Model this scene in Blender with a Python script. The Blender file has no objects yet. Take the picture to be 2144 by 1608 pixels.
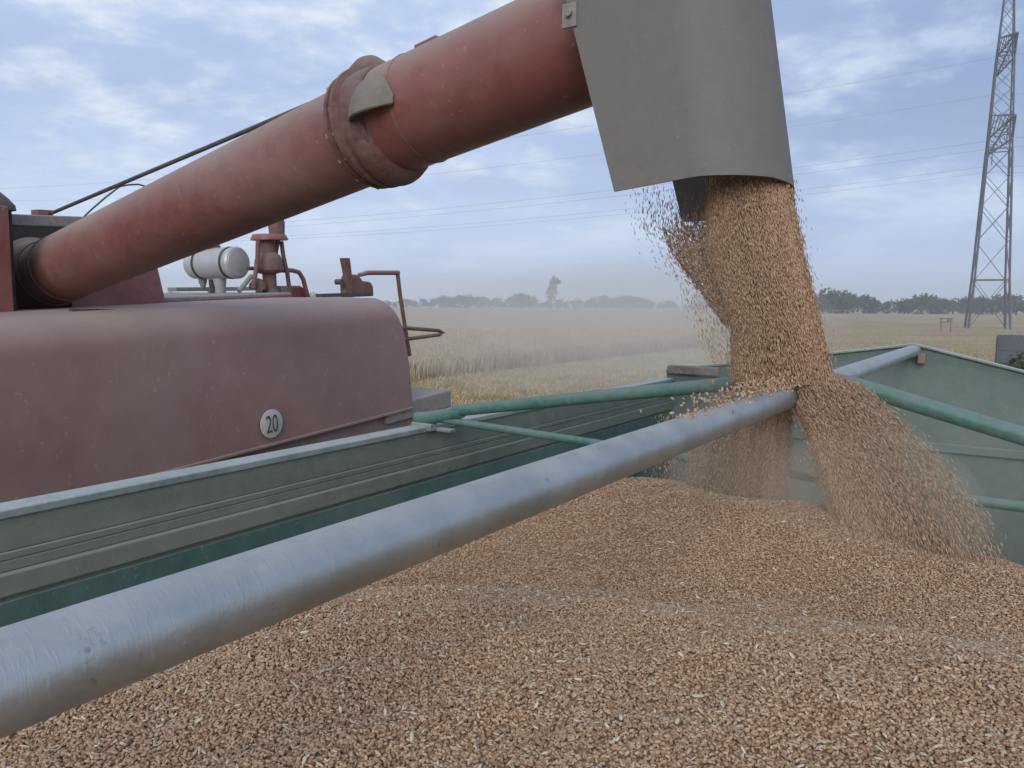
import bpy, bmesh, math, random
import numpy as np
from mathutils import Vector, Matrix, Euler

random.seed(7)
rng = np.random.default_rng(11)
R = math.radians
scene = bpy.context.scene
col = scene.collection

# ------------------------------------------------------------------ camera
HC = 3.0                                   # eye height above the field
FPX = 1640.0                               # focal length in photo pixels (2144 wide)
CAM = Vector((0, 0, HC))
CROT = Matrix.Rotation(R(90 - 5.75), 3, 'X') @ Matrix.Rotation(R(0.4), 3, 'Z')
cd = bpy.data.cameras.new('camera')
cam = bpy.data.objects.new('camera', cd)
col.objects.link(cam)
cam.location = CAM
cam.rotation_euler = CROT.to_euler()
cd.sensor_width = 36.0
cd.lens = FPX / 2144 * 36.0
cd.clip_start = 0.02
cd.clip_end = 9000
scene.camera = cam

# ------------------------------------------------------------------ world, sun, exposure
SUN_AZ, SUN_EL = R(-170), R(24)             # azimuth from +Y, clockwise positive
SUN_DIR = Vector((math.sin(SUN_AZ) * math.cos(SUN_EL), math.cos(SUN_AZ) * math.cos(SUN_EL), math.sin(SUN_EL)))
world = bpy.data.worlds.new('World')
scene.world = world
world.use_nodes = True
nt = world.node_tree
nt.nodes.clear()


def nd(tree, typ, loc=(0, 0), **kw):
    n = tree.nodes.new(typ)
    for k, v in kw.items():
        setattr(n, k, v)
    return n


def lk(tree, a, b):
    tree.links.new(a, b)


def mathn(tree, op, a, b=None, clamp=False):
    n = tree.nodes.new('ShaderNodeMath')
    n.operation = op
    n.use_clamp = clamp
    for i, x in enumerate((a, b)):
        if x is None:
            continue
        if isinstance(x, (int, float)):
            n.inputs[i].default_value = x
        else:
            tree.links.new(x, n.inputs[i])
    return n.outputs[0]


def mixc(tree, fac, a, b, blend='MIX'):
    n = tree.nodes.new('ShaderNodeMix')
    n.data_type = 'RGBA'
    n.blend_type = blend
    n.clamp_factor = True
    for i, x in ((0, fac), (6, a), (7, b)):
        if isinstance(x, (int, float)):
            n.inputs[i].default_value = x
        elif isinstance(x, (tuple, list)):
            n.inputs[i].default_value = tuple(x) + ((1,) if len(x) == 3 else ())
        else:
            tree.links.new(x, n.inputs[i])
    return n.outputs[2]


def mapr(tree, v, a, b, c=0.0, d=1.0, smooth=True):
    n = tree.nodes.new('ShaderNodeMapRange')
    n.interpolation_type = 'SMOOTHSTEP' if smooth else 'LINEAR'
    tree.links.new(v, n.inputs[0])
    for i, x in enumerate((a, b, c, d)):
        n.inputs[i + 1].default_value = x
    return n.outputs[0]


def noise(tree, vec, scale, detail=4, rough=0.55, dist=0.0):
    n = tree.nodes.new('ShaderNodeTexNoise')
    n.inputs['Scale'].default_value = scale
    n.inputs['Detail'].default_value = detail
    n.inputs['Roughness'].default_value = rough
    n.inputs['Distortion'].default_value = dist
    if vec is not None:
        tree.links.new(vec, n.inputs['Vector'])
    return n.outputs['Fac']


sky = nd(nt, 'ShaderNodeTexSky', sky_type='NISHITA')
sky.sun_disc = False
sky.sun_elevation = SUN_EL
sky.sun_rotation = SUN_AZ
sky.air_density = 1.4
sky.dust_density = 2.5
sky.ozone_density = 1.5
tc = nd(nt, 'ShaderNodeTexCoord')
sep = nd(nt, 'ShaderNodeSeparateXYZ')
lk(nt, tc.outputs['Generated'], sep.inputs[0])
zz = mathn(nt, 'MAXIMUM', sep.outputs['Z'], 0.0)
zc = mathn(nt, 'ADD', zz, 0.20)
cmb = nd(nt, 'ShaderNodeCombineXYZ')
lk(nt, mathn(nt, 'DIVIDE', sep.outputs['X'], zc), cmb.inputs[0])
lk(nt, mathn(nt, 'DIVIDE', sep.outputs['Y'], zc), cmb.inputs[1])
big = noise(nt, cmb.outputs[0], 0.8, 3, 0.5, 0.3)
mid = noise(nt, cmb.outputs[0], 1.7, 7, 0.58, 0.25)
fin = noise(nt, cmb.outputs[0], 5.0, 8, 0.62, 0.15)
# deck of blue-grey stratocumulus with paler, lit lumps in it
lump = mathn(nt, 'ADD', mathn(nt, 'MULTIPLY', mid, 0.62), mathn(nt, 'MULTIPLY', fin, 0.38))
lump = mathn(nt, 'ADD', lump, mathn(nt, 'MULTIPLY', mathn(nt, 'SUBTRACT', big, 0.5), 0.45))
lit = mapr(nt, lump, 0.45, 0.64)
# broad brighter and duller tracts of the deck
dotn = nd(nt, 'ShaderNodeVectorMath', operation='DOT_PRODUCT')
lk(nt, tc.outputs['Generated'], dotn.inputs[0])
dotn.inputs[1].default_value = (math.sin(R(-50)) * math.cos(R(22)), math.cos(R(-50)) * math.cos(R(22)), math.sin(R(22)))
side = mapr(nt, dotn.outputs['Value'], 0.15, 0.92)
tract = mathn(nt, 'ADD', mathn(nt, 'MULTIPLY', side, 0.62), mathn(nt, 'MULTIPLY', mapr(nt, big, 0.36, 0.60), 0.38))
dark = mixc(nt, tract, (3.0, 4.05, 6.7), (5.3, 6.7, 9.5))
pale = mixc(nt, tract, (6.0, 7.4, 9.4), (9.4, 10.0, 10.3))
cloud = mixc(nt, lit, dark, pale)
thin = mapr(nt, mathn(nt, 'ADD', lump, mathn(nt, 'MULTIPLY', fin, 0.1)), 0.34, 0.52, 0.80, 1.0)
skyc = mixc(nt, thin, sky.outputs[0], cloud)
# toward the horizon the deck runs together into even grey-blue air
hor = mapr(nt, zz, 0.01, 0.26, 0.90, 0.0)
horc = mixc(nt, tract, (4.8, 6.3, 9.4), (7.4, 9.0, 11.4))
skyc = mixc(nt, hor, skyc, horc)
bg = nd(nt, 'ShaderNodeBackground')
bg.inputs['Strength'].default_value = 0.1
lk(nt, skyc, bg.inputs['Color'])
wo = nd(nt, 'ShaderNodeOutputWorld')
lk(nt, bg.outputs[0], wo.inputs['Surface'])

sd = bpy.data.lights.new('sun', 'SUN')
sd.energy = 2.05
sd.angle = R(35)
sd.color = (1.0, 0.93, 0.82)
sun = bpy.data.objects.new('sun', sd)
col.objects.link(sun)
sun.rotation_euler = (-SUN_DIR).to_track_quat('-Z', 'Y').to_euler()
sun.location = (-20, 10, 60)

vs = scene.view_settings
vs.view_transform = 'Standard'
vs.look = 'None'
vs.exposure = 0.0
vs.gamma = 1.0
vs.use_curve_mapping = False
scene.cycles.use_denoising = True
scene.cycles.max_bounces = 6
scene.cycles.diffuse_bounces = 3
scene.cycles.glossy_bounces = 3
scene.cycles.transmission_bounces = 2
scene.cycles.volume_bounces = 1
scene.cycles.transparent_max_bounces = 8

# ------------------------------------------------------------------ frames of reference
TH = R(33.25)                               # heading of the trailer
TV = Vector((math.sin(TH), math.cos(TH), 0))
RV = Vector((math.cos(TH), -math.sin(TH), 0))
UZ = Vector((0, 0, 1))


def W(t, v, h):
    """trailer frame (metres from the eye: along, to the right, up) -> world"""
    return CAM + TV * t + RV * v + UZ * h


def ray(x, y):
    return (CROT @ Vector(((x - 1072) / FPX, -(y - 804) / FPX, -1.0)))


def at_depth(x, y, z):
    return CAM + ray(x, y) * z


def at_t(x, y, t):
    d = ray(x, y)
    return CAM + d * (t / d.dot(TV))


def at_v(x, y, v):
    d = ray(x, y)
    return CAM + d * (v / d.dot(RV))


def at_ground(x, y, z=0.0):
    d = ray(x, y)
    return CAM + d * ((z - HC) / d.z)


def tvh(p):
    q = p - CAM
    return q.dot(TV), q.dot(RV), q.z


# combine frame
_d = ray(2000, 556).normalized()
TC = _d
RC = Vector((_d.y, -_d.x, 0)).normalized()
UC = RC.cross(TC).normalized()
C0 = W(2.5, -3.1, 0)
CREF = RC.dot(C0)


def at_c(x, y, off=0.0):
    d = ray(x, y)
    return CAM + d * ((CREF + off - RC.dot(CAM)) / d.dot(RC))


def CW(s, off, w):
    """combine frame -> world (along, outwards, up)"""
    return CAM + TC * s + UC * w + RC * (CREF + off - RC.dot(CAM))


def swo(p):
    q = p - CAM
    return q.dot(TC), q.dot(RC) - (CREF - RC.dot(CAM)), q.dot(UC)


# ------------------------------------------------------------------ materials
def new_mat(name):
    m = bpy.data.materials.new(name)
    m.use_nodes = True
    t = m.node_tree
    t.nodes.clear()
    out = nd(t, 'ShaderNodeOutputMaterial')
    b = nd(t, 'ShaderNodeBsdfPrincipled')
    lk(t, b.outputs[0], out.inputs['Surface'])
    return m, t, b


def bump(t, b, h, strength=0.3, dist=0.01):
    n = nd(t, 'ShaderNodeBump')
    n.inputs['Strength'].default_value = strength
    n.inputs['Distance'].default_value = dist
    lk(t, h, n.inputs['Height'])
    lk(t, n.outputs[0], b.inputs['Normal'])


def dusty(name, base, dust=(0.30, 0.265, 0.22), amount=0.35, top=0.5, rough=0.55, scale=4.0,
          var=0.35, speck=0.0, bump_s=0.15, metallic=0.0, streak=None):
    """painted or bare metal under harvest dust: dust lies thicker where the face looks up, thin and blotchy elsewhere"""
    m, t, b = new_mat(name)
    c = nd(t, 'ShaderNodeTexCoord')
    v = c.outputs['Object']
    if streak:
        mp = nd(t, 'ShaderNodeMapping')
        lk(t, v, mp.inputs[0])
        mp.inputs['Scale'].default_value = streak
        vs_ = mp.outputs[0]
    else:
        vs_ = v
    n1 = noise(t, vs_, scale, 5, 0.6, 0.4)
    n2 = noise(t, v, scale * 9, 4, 0.65)
    n3 = noise(t, v, scale * 40, 2, 0.5)
    g = nd(t, 'ShaderNodeNewGeometry')
    s = nd(t, 'ShaderNodeSeparateXYZ')
    lk(t, g.outputs['Normal'], s.inputs[0])
    up = mapr(t, s.outputs['Z'], 0.05, 0.95, 0.0, top)
    f = mathn(t, 'ADD', mathn(t, 'MULTIPLY', mapr(t, n1, 0.3, 0.72), amount), up)
    f = mathn(t, 'ADD', f, mathn(t, 'MULTIPLY', mathn(t, 'SUBTRACT', n2, 0.5), 0.5 * amount + 0.1), True)
    shade = mixc(t, mapr(t, n2, 0.25, 0.75), tuple(x * (1 - var) for x in base), tuple(min(1, x * (1 + var)) for x in base))
    cc = mixc(t, f, shade, dust)
    if speck > 0:
        sp = mapr(t, n3, 0.66, 0.74, 0.0, speck)
        cc = mixc(t, sp, cc, (0.42, 0.35, 0.27))
    lk(t, cc, b.inputs['Base Color'])
    b.inputs['Metallic'].default_value = metallic
    rr = mathn(t, 'ADD', mathn(t, 'MULTIPLY', f, 0.35), rough, True)
    lk(t, rr, b.inputs['Roughness'])
    hh = mathn(t, 'ADD', n2, mathn(t, 'MULTIPLY', n3, 0.5))
    bump(t, b, hh, bump_s, 0.004)
    return m


M = {}
M['red'] = dusty('dusty_red_paint', (0.205, 0.060, 0.052), (0.34, 0.28, 0.24), 0.28, 0.62, 0.45, 1.4, 0.10, 0.30)
M['red_dusty'] = dusty('dusty_brown_red_paint', (0.195, 0.066, 0.057), (0.33, 0.275, 0.235), 0.32, 0.62, 0.5, 1.6, 0.10, 0.30)
M['panel'] = dusty('dusty_red_side', (0.262, 0.150, 0.134), (0.345, 0.262, 0.230), 0.5, 0.75, 0.6, 0.9, 0.06, 0.35, streak=(1, 1, 0.5))
M['panel_low'] = dusty('dusty_red_lower', (0.19, 0.13, 0.118), (0.28, 0.235, 0.205), 0.6, 0.6, 0.7, 2.5, 0.15, 0.3)
M['reddark'] = dusty('brown_red_paint', (0.13, 0.05, 0.042), (0.25, 0.21, 0.18), 0.35, 0.5, 0.6, 5, 0.3, 0.2)
M['dustgrey'] = dusty('grey_dusty_steel', (0.20, 0.19, 0.175), (0.33, 0.30, 0.27), 0.6, 0.6, 0.7, 4, 0.2, 0.3)
M['earth'] = dusty('dust_caked_steel', (0.15, 0.135, 0.115), (0.27, 0.245, 0.215), 0.5, 0.4, 0.7, 6, 0.15)
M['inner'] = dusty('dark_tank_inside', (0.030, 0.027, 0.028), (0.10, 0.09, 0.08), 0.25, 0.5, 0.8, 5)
M['rubber'] = dusty('grey_rubber_hood', (0.155, 0.146, 0.132), (0.185, 0.172, 0.154), 0.5, 0.15, 0.62, 3.0, 0.06, 0.18, 0.08)
M['brown'] = dusty('brown_worn_steel', (0.16, 0.115, 0.085), (0.30, 0.25, 0.20), 0.5, 0.2, 0.6, 8, 0.3)
M['alu'] = dusty('pale_aluminium_drum', (0.50, 0.51, 0.52), (0.36, 0.34, 0.31), 0.35, 0.25, 0.40, 6, 0.08, 0.2, 0.05, 0.35)
M['dark'] = dusty('dark_steel', (0.05, 0.045, 0.045), (0.18, 0.16, 0.14), 0.35, 0.4, 0.6, 10)
M['green'] = dusty('dusty_green_board', (0.115, 0.148, 0.122), (0.22, 0.235, 0.205), 0.5, 0.8, 0.55, 2.0, 0.14, 0.25, 0.1, streak=(1, 0.25, 3))
M['teal'] = dusty('teal_board', (0.050, 0.120, 0.108), (0.16, 0.195, 0.17), 0.35, 0.5, 0.5, 2.0, 0.14, 0.3, 0.1)
M['gable'] = dusty('green_tarpaulin_end', (0.085, 0.150, 0.136), (0.18, 0.20, 0.19), 0.45, 0.5, 0.62, 2.4, 0.12, 0.3, 0.1)
M['rim'] = dusty('pale_green_rim', (0.16, 0.225, 0.205), (0.40, 0.43, 0.42), 0.5, 0.7, 0.55, 5, 0.1, 0.2)
M['bow'] = dusty('green_tube_paint', (0.042, 0.155, 0.125), (0.21, 0.26, 0.24), 0.35, 0.45, 0.45, 7, 0.2, 0.2)
M['tyre'] = dusty('tyre_rubber', (0.02, 0.02, 0.02), (0.16, 0.13, 0.10), 0.5, 0.3, 0.8, 6)
M['wire'] = dusty('weathered_wire', (0.24, 0.26, 0.30), (0.28, 0.28, 0.28), 0.2, 0.1, 0.6, 6)
M['pylon'] = dusty('pylon_steel', (0.115, 0.125, 0.145), (0.16, 0.16, 0.17), 0.3, 0.1, 0.6, 3)
M['pale'] = dusty('sticker_white', (0.50, 0.49, 0.45), (0.38, 0.34, 0.30), 0.45, 0.1, 0.6, 14, 0.1)
M['ink'] = dusty('sticker_ink', (0.06, 0.055, 0.05), (0.22, 0.19, 0.17), 0.35, 0.1, 0.7, 20)
M['blue_box'] = dusty('blue_grey_sheet', (0.085, 0.10, 0.122), (0.17, 0.17, 0.165), 0.3, 0.4, 0.6, 3)
M['wood'] = dusty('grey_wood', (0.17, 0.155, 0.135), (0.24, 0.22, 0.2), 0.3, 0.3, 0.8, 6)


def galv():
    m, t, b = new_mat('galvanised_tube')
    c = nd(t, 'ShaderNodeTexCoord')
    v = c.outputs['Object']
    mp = nd(t, 'ShaderNodeMapping')
    lk(t, v, mp.inputs[0])
    mp.inputs['Scale'].default_value = (60, 420, 60)      # short runs round the tube
    n1 = noise(t, mp.outputs[0], 1.0, 4, 0.6, 0.3)
    n2 = noise(t, v, 16, 5, 0.6)
    n3 = noise(t, v, 180, 3, 0.6)
    spg = nd(t, 'ShaderNodeTexVoronoi')
    lk(t, v, spg.inputs['Vector'])
    spg.inputs['Scale'].default_value = 170
    sv = mapr(t, spg.outputs['Distance'], 0.0, 0.7, 0.0, 1.0)
    cc = mixc(t, mapr(t, n2, 0.3, 0.7), (0.41, 0.44, 0.435), (0.53, 0.555, 0.55))
    cc = mixc(t, mathn(t, 'MULTIPLY', sv, 0.12), cc, (0.32, 0.35, 0.37))
    g = nd(t, 'ShaderNodeNewGeometry')
    s = nd(t, 'ShaderNodeSeparateXYZ')
    lk(t, g.outputs['Normal'], s.inputs[0])
    up = mapr(t, s.outputs['Z'], 0.35, 1.0, 0.0, 0.6)
    du = mathn(t, 'MULTIPLY', up, mapr(t, n2, 0.3, 0.65, 0.5, 1.0))
    du = mathn(t, 'ADD', du, mathn(t, 'MULTIPLY', mapr(t, n3, 0.58, 0.75), 0.22), True)
    cc = mixc(t, du, cc, (0.38, 0.375, 0.355))
    n5 = noise(t, v, 5.0, 6, 0.65, 0.6)
    n6 = noise(t, v, 60, 4, 0.7)
    cc = mixc(t, mapr(t, n5, 0.52, 0.70, 0.0, 0.45), cc, (0.27, 0.27, 0.265))
    cc = mixc(t, mapr(t, n6, 0.64, 0.74, 0.0, 0.55), cc, (0.22, 0.19, 0.16))
    du = mathn(t, 'ADD', du, mapr(t, n5, 0.5, 0.72, 0.0, 0.25), True)
    lk(t, cc, b.inputs['Base Color'])
    lk(t, mathn(t, 'SUBTRACT', 0.92, mathn(t, 'MULTIPLY', du, 0.9)), b.inputs['Metallic'])
    lk(t, mathn(t, 'ADD', mathn(t, 'MULTIPLY', n2, 0.16), mathn(t, 'ADD', mathn(t, 'MULTIPLY', du, 0.4), 0.38)), b.inputs['Roughness'])
    # clotted drips that show along the shoulder of the tube
    drip = mapr(t, n1, 0.50, 0.68)
    hh = mathn(t, 'ADD', mathn(t, 'MULTIPLY', drip, 0.8), mathn(t, 'MULTIPLY', n3, 0.35))
    bump(t, b, hh, 0.22, 0.0012)
    return m


M['galv'] = galv()


def grain_mat(name, lo, mid_, hi, rough=0.7):
    m, t, b = new_mat(name)
    oi = nd(t, 'ShaderNodeObjectInfo')
    r = nd(t, 'ShaderNodeValToRGB')
    e = r.color_ramp.elements
    e[0].position, e[0].color = 0.0, lo + (1,)
    e[1].position, e[1].color = 1.0, hi + (1,)
    x = r.color_ramp.elements.new(0.5)
    x.color = mid_ + (1,)
    lk(t, oi.outputs['Random'], r.inputs[0])
    lk(t, r.outputs[0], b.inputs['Base Color'])
    b.inputs['Roughness'].default_value = rough
    b.inputs['Specular IOR Level'].default_value = 0.2
    return m


M['kernel'] = grain_mat('wheat_kernel', (0.285, 0.168, 0.098), (0.42, 0.275, 0.172), (0.56, 0.410, 0.275))
M['chaff'] = grain_mat('pale_chaff', (0.44, 0.36, 0.25), (0.55, 0.47, 0.34), (0.66, 0.59, 0.46))


def heap_mat():
    m, t, b = new_mat('wheat_bed')
    c = nd(t, 'ShaderNodeTexCoord')
    v = nd(t, 'ShaderNodeTexVoronoi')
    lk(t, c.outputs['Object'], v.inputs['Vector'])
    v.inputs['Scale'].default_value = 230
    n = noise(t, c.outputs['Object'], 12, 4)
    hue = nd(t, 'ShaderNodeSeparateColor')
    lk(t, v.outputs['Color'], hue.inputs[0])
    cc = mixc(t, hue.outputs[0], (0.28, 0.165, 0.095), (0.47, 0.315, 0.20))
    cc = mixc(t, mathn(t, 'MULTIPLY', n, 0.3), cc, (0.40, 0.28, 0.19))
    lk(t, cc, b.inputs['Base Color'])
    b.inputs['Roughness'].default_value = 0.75
    bump(t, b, mathn(t, 'SUBTRACT', 1.0, v.outputs['Distance']), 0.8, 0.004)
    return m


M['heap'] = heap_mat()


def field_mat():
    m, t, b = new_mat('stubble_field')
    c = nd(t, 'ShaderNodeTexCoord')
    v = c.outputs['Object']
    mp = nd(t, 'ShaderNodeMapping')
    lk(t, v, mp.inputs[0])
    mp.inputs['Rotation'].default_value = (0, 0, R(-8))
    mp.inputs['Scale'].default_value = (0.035, 0.30, 1)
    n1 = noise(t, mp.outputs[0], 1.0, 6, 0.6, 0.5)
    n2 = noise(t, v, 0.05, 5, 0.55)
    n3 = noise(t, v, 3.0, 5, 0.7)
    n4 = noise(t, v, 24.0, 3, 0.7)
    cc = mixc(t, mapr(t, n1, 0.35, 0.68), (0.33, 0.255, 0.155), (0.49, 0.395, 0.255))
    cc = mixc(t, mathn(t, 'MULTIPLY', mapr(t, n2, 0.4, 0.7), 0.45), cc, (0.33, 0.25, 0.165))
    cc = mixc(t, mathn(t, 'MULTIPLY', mapr(t, n3, 0.45, 0.75), 0.55), cc, (0.215, 0.165, 0.10))
    cc = mixc(t, mathn(t, 'MULTIPLY', mapr(t, n4, 0.5, 0.8), 0.4), cc, (0.47, 0.39, 0.26))
    lk(t, cc, b.inputs['Base Color'])
    b.inputs['Roughness'].default_value = 0.95
    b.inputs['Specular IOR Level'].default_value = 0.1
    bump(t, b, mathn(t, 'ADD', n3, n4), 0.6, 0.06)
    return m


M['field'] = field_mat()


def plant_mat(name, a, c_, scale=1.5, rough=0.85):
    m, t, b = new_mat(name)
    c = nd(t, 'ShaderNodeTexCoord')
    n = noise(t, c.outputs['Object'], scale, 4, 0.6)
    lk(t, mixc(t, mapr(t, n, 0.3, 0.7), a, c_), b.inputs['Base Color'])
    b.inputs['Roughness'].default_value = rough
    b.inputs['Specular IOR Level'].default_value = 0.15
    return m


M['crop'] = plant_mat('ripe_wheat_stand', (0.33, 0.255, 0.155), (0.46, 0.365, 0.235), 0.6)
M['straw'] = plant_mat('cut_straw', (0.30, 0.235, 0.13), (0.50, 0.41, 0.26), 0.8)
M['leaf1'] = plant_mat('leaf_dark', (0.030, 0.050, 0.022), (0.070, 0.098, 0.040), 0.4)
M['leaf2'] = plant_mat('leaf_mid', (0.045, 0.066, 0.030), (0.095, 0.120, 0.055), 0.4)
M['bark'] = plant_mat('bark', (0.06, 0.05, 0.04), (0.12, 0.10, 0.08), 4)


# ------------------------------------------------------------------ mesh helpers
class MB:
    """collects world-space geometry for one mesh object"""

    def __init__(self):
        self.v, self.f = [], []

    def add(self, verts, faces):
        n = len(self.v)
        self.v += [Vector(p) for p in verts]
        self.f += [tuple(i + n for i in q) for q in faces]
        return self

    def box(self, c, ax, ay, az):
        """centre and three half-axis vectors"""
        c = Vector(c)
        vs_ = [c + ax * i + ay * j + az * k for i in (-1, 1) for j in (-1, 1) for k in (-1, 1)]
        return self.add(vs_, [(0, 1, 3, 2), (4, 6, 7, 5), (0, 4, 5, 1), (2, 3, 7, 6), (0, 2, 6, 4), (1, 5, 7, 3)])

    def bar(self, a, b, w, d, up=UZ):
        a, b = Vector(a), Vector(b)
        x = (b - a).normalized()
        y = x.cross(up)
        if y.length < 1e-4:
            y = x.cross(Vector((1, 0, 0)))
        y.normalize()
        z = y.cross(x).normalized()
        return self.box((a + b) / 2, (b - a) / 2, y * w / 2, z * d / 2)

    def tube(self, pts, r, n=12, caps=True):
        pts = [Vector(p) for p in pts]
        if not isinstance(r, (list, tuple)):
            r = [r] * len(pts)
        k = len(self.v)
        ref = None
        for i, p in enumerate(pts):
            d = (pts[min(i + 1, len(pts) - 1)] - pts[max(i - 1, 0)]).normalized()
            if ref is None:
                ref = d.orthogonal().normalized()
            ref = (ref - d * ref.dot(d)).normalized()
            o = d.cross(ref)
            for j in range(n):
                a = 2 * math.pi * j / n
                self.v.append(p + (ref * math.cos(a) + o * math.sin(a)) * r[i])
        for i in range(len(pts) - 1):
            for j in range(n):
                a, b = k + i * n + j, k + i * n + (j + 1) % n
                self.f.append((a, b, b + n, a + n))
        if caps:
            self.f.append(tuple(k + j for j in reversed(range(n))))
            self.f.append(tuple(k + (len(pts) - 1) * n + j for j in range(n)))
        return self

    def lathe(self, base, axis, prof, n=24):
        """prof: list of (distance along axis, radius)"""
        base, axis = Vector(base), Vector(axis).normalized()
        pts = [base + axis * a for a, _ in prof]
        u = axis.orthogonal().normalized()
        o = axis.cross(u)
        k = len(self.v)
        for (a, r_), p in zip(prof, pts):
            for j in range(n):
                g = 2 * math.pi * j / n
                self.v.append(p + (u * math.cos(g) + o * math.sin(g)) * max(r_, 1e-4))
        for i in range(len(prof) - 1):
            for j in range(n):
                a, b = k + i * n + j, k + i * n + (j + 1) % n
                self.f.append((a, b, b + n, a + n))
        self.f.append(tuple(k + j for j in reversed(range(n))))
        self.f.append(tuple(k + (len(prof) - 1) * n + j for j in range(n)))
        return self

    def prism(self, poly, ext):
        poly = [Vector(p) for p in poly]
        n = len(poly)
        vs_ = poly + [p + ext for p in poly]
        fs = [tuple(range(n)), tuple(reversed(range(n, 2 * n)))]
        fs += [(i, i + n, (i + 1) % n + n, (i + 1) % n) for i in range(n)]
        return self.add(vs_, fs)

    def grid(self, rows, close=False):
        k = len(self.v)
        n = len(rows[0])
        for r_ in rows:
            self.v += [Vector(p) for p in r_]
        for i in range(len(rows) - 1):
            for j in range(n - 1 + (1 if close else 0)):
                a, b = k + i * n + j, k + i * n + (j + 1) % n
                self.f.append((a, b, b + n, a + n))
        return self


INV = {}


def _build(self, name, mat, parent=None, smooth=35, bevel=0.0, solid=0.0, segs=2):
    me = bpy.data.meshes.new(name)
    mw = INV.get(parent.name) if parent is not None else None
    vs_ = [mw @ p for p in self.v] if mw is not None else self.v
    me.from_pydata([tuple(p) for p in vs_], [], self.f)
    bm = bmesh.new()
    bm.from_mesh(me)
    bmesh.ops.recalc_face_normals(bm, faces=bm.faces)
    bm.to_mesh(me)
    bm.free()
    me.materials.append(M[mat] if isinstance(mat, str) else mat)
    if smooth:
        me.polygons.foreach_set('use_smooth', [True] * len(me.polygons))
        me.set_sharp_from_angle(angle=R(smooth))
    o = bpy.data.objects.new(name, me)
    col.objects.link(o)
    if parent is not None:
        o.parent = parent
        INV[o.name] = mw
    if solid:
        s = o.modifiers.new('thickness', 'SOLIDIFY')
        s.thickness = solid
        s.offset = 0
        e_ = o.modifiers.new('crisp', 'EDGE_SPLIT')
        e_.split_angle = R(45)
    if bevel:
        b = o.modifiers.new('edge', 'BEVEL')
        b.width = bevel
        b.segments = segs
        b.limit_method = 'ANGLE'
        b.angle_limit = R(40)
    return o


MB.build = _build


def tag(o, label=None, cat=None, group=None, kind=None):
    if label:
        o['label'] = label
    if cat:
        o['category'] = cat
    if group:
        o['group'] = group
    if kind:
        o['kind'] = kind
    return o


def thing(name, label, cat, mat4, group=None):
    o = bpy.data.objects.new(name, None)
    o.empty_display_size = 0.3
    col.objects.link(o)
    o.matrix_world = mat4
    INV[o.name] = mat4.inverted()
    return tag(o, label, cat, group)


def frame(origin, x, y, z):
    m = Matrix((x, y, z)).transposed().to_4x4()
    m.translation = origin
    return m


def copy_tree(o, parent=None):
    c = o.copy()
    col.objects.link(c)
    c.parent = parent
    for ch in o.children:
        copy_tree(ch, c)
    return c


def kernels(name, pts, rots, scl, mat, size, parent=None, segs=6, rings=4):
    """one mass of loose grains: a point mesh whose points each carry a grain"""
    me = bpy.data.meshes.new(name)
    n = len(pts)
    me.vertices.add(n)
    me.vertices.foreach_set('co', np.asarray(pts, dtype=np.float32).ravel())
    a = me.attributes.new('rot', 'FLOAT_VECTOR', 'POINT')
    a.data.foreach_set('vector', np.asarray(rots, dtype=np.float32).ravel())
    s = me.attributes.new('scl', 'FLOAT', 'POINT')
    s.data.foreach_set('value', np.asarray(scl, dtype=np.float32).ravel())
    me.materials.append(mat)
    o = bpy.data.objects.new(name, me)
    col.objects.link(o)
    if parent is not None:
        o.parent = parent
        o.matrix_parent_inverse = parent.matrix_world.inverted()
    g = bpy.data.node_groups.new(name, 'GeometryNodeTree')
    g.interface.new_socket('Geometry', in_out='INPUT', socket_type='NodeSocketGeometry')
    g.interface.new_socket('Geometry', in_out='OUTPUT', socket_type='NodeSocketGeometry')
    gi = g.nodes.new('NodeGroupInput')
    go = g.nodes.new('NodeGroupOutput')
    sp = g.nodes.new('GeometryNodeMeshUVSphere')
    sp.inputs['Segments'].default_value = segs
    sp.inputs['Rings'].default_value = rings
    sp.inputs['Radius'].default_value = 0.5
    tr = g.nodes.new('GeometryNodeTransform')
    tr.inputs['Scale'].default_value = size
    sm = g.nodes.new('GeometryNodeSetMaterial')
    sm.inputs['Material'].default_value = mat
    ss = g.nodes.new('GeometryNodeSetShadeSmooth')
    ip = g.nodes.new('GeometryNodeInstanceOnPoints')
    na = g.nodes.new('GeometryNodeInputNamedAttribute')
    na.data_type = 'FLOAT_VECTOR'
    na.inputs['Name'].default_value = 'rot'
    e2r = g.nodes.new('FunctionNodeEulerToRotation')
    ns = g.nodes.new('GeometryNodeInputNamedAttribute')
    ns.data_type = 'FLOAT'
    ns.inputs['Name'].default_value = 'scl'
    L = g.links.new
    L(sp.outputs['Mesh'], tr.inputs['Geometry'])
    L(tr.outputs[0], ss.inputs[0])
    L(ss.outputs[0], sm.inputs[0])
    L(sm.outputs[0], ip.inputs['Instance'])
    L(gi.outputs[0], ip.inputs['Points'])
    L(na.outputs['Attribute'], e2r.inputs[0])
    L(e2r.outputs[0], ip.inputs['Rotation'])
    L(ns.outputs['Attribute'], ip.inputs['Scale'])
    L(ip.outputs[0], go.inputs[0])
    md = o.modifiers.new('grains', 'NODES')
    md.node_group = g
    return o


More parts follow.
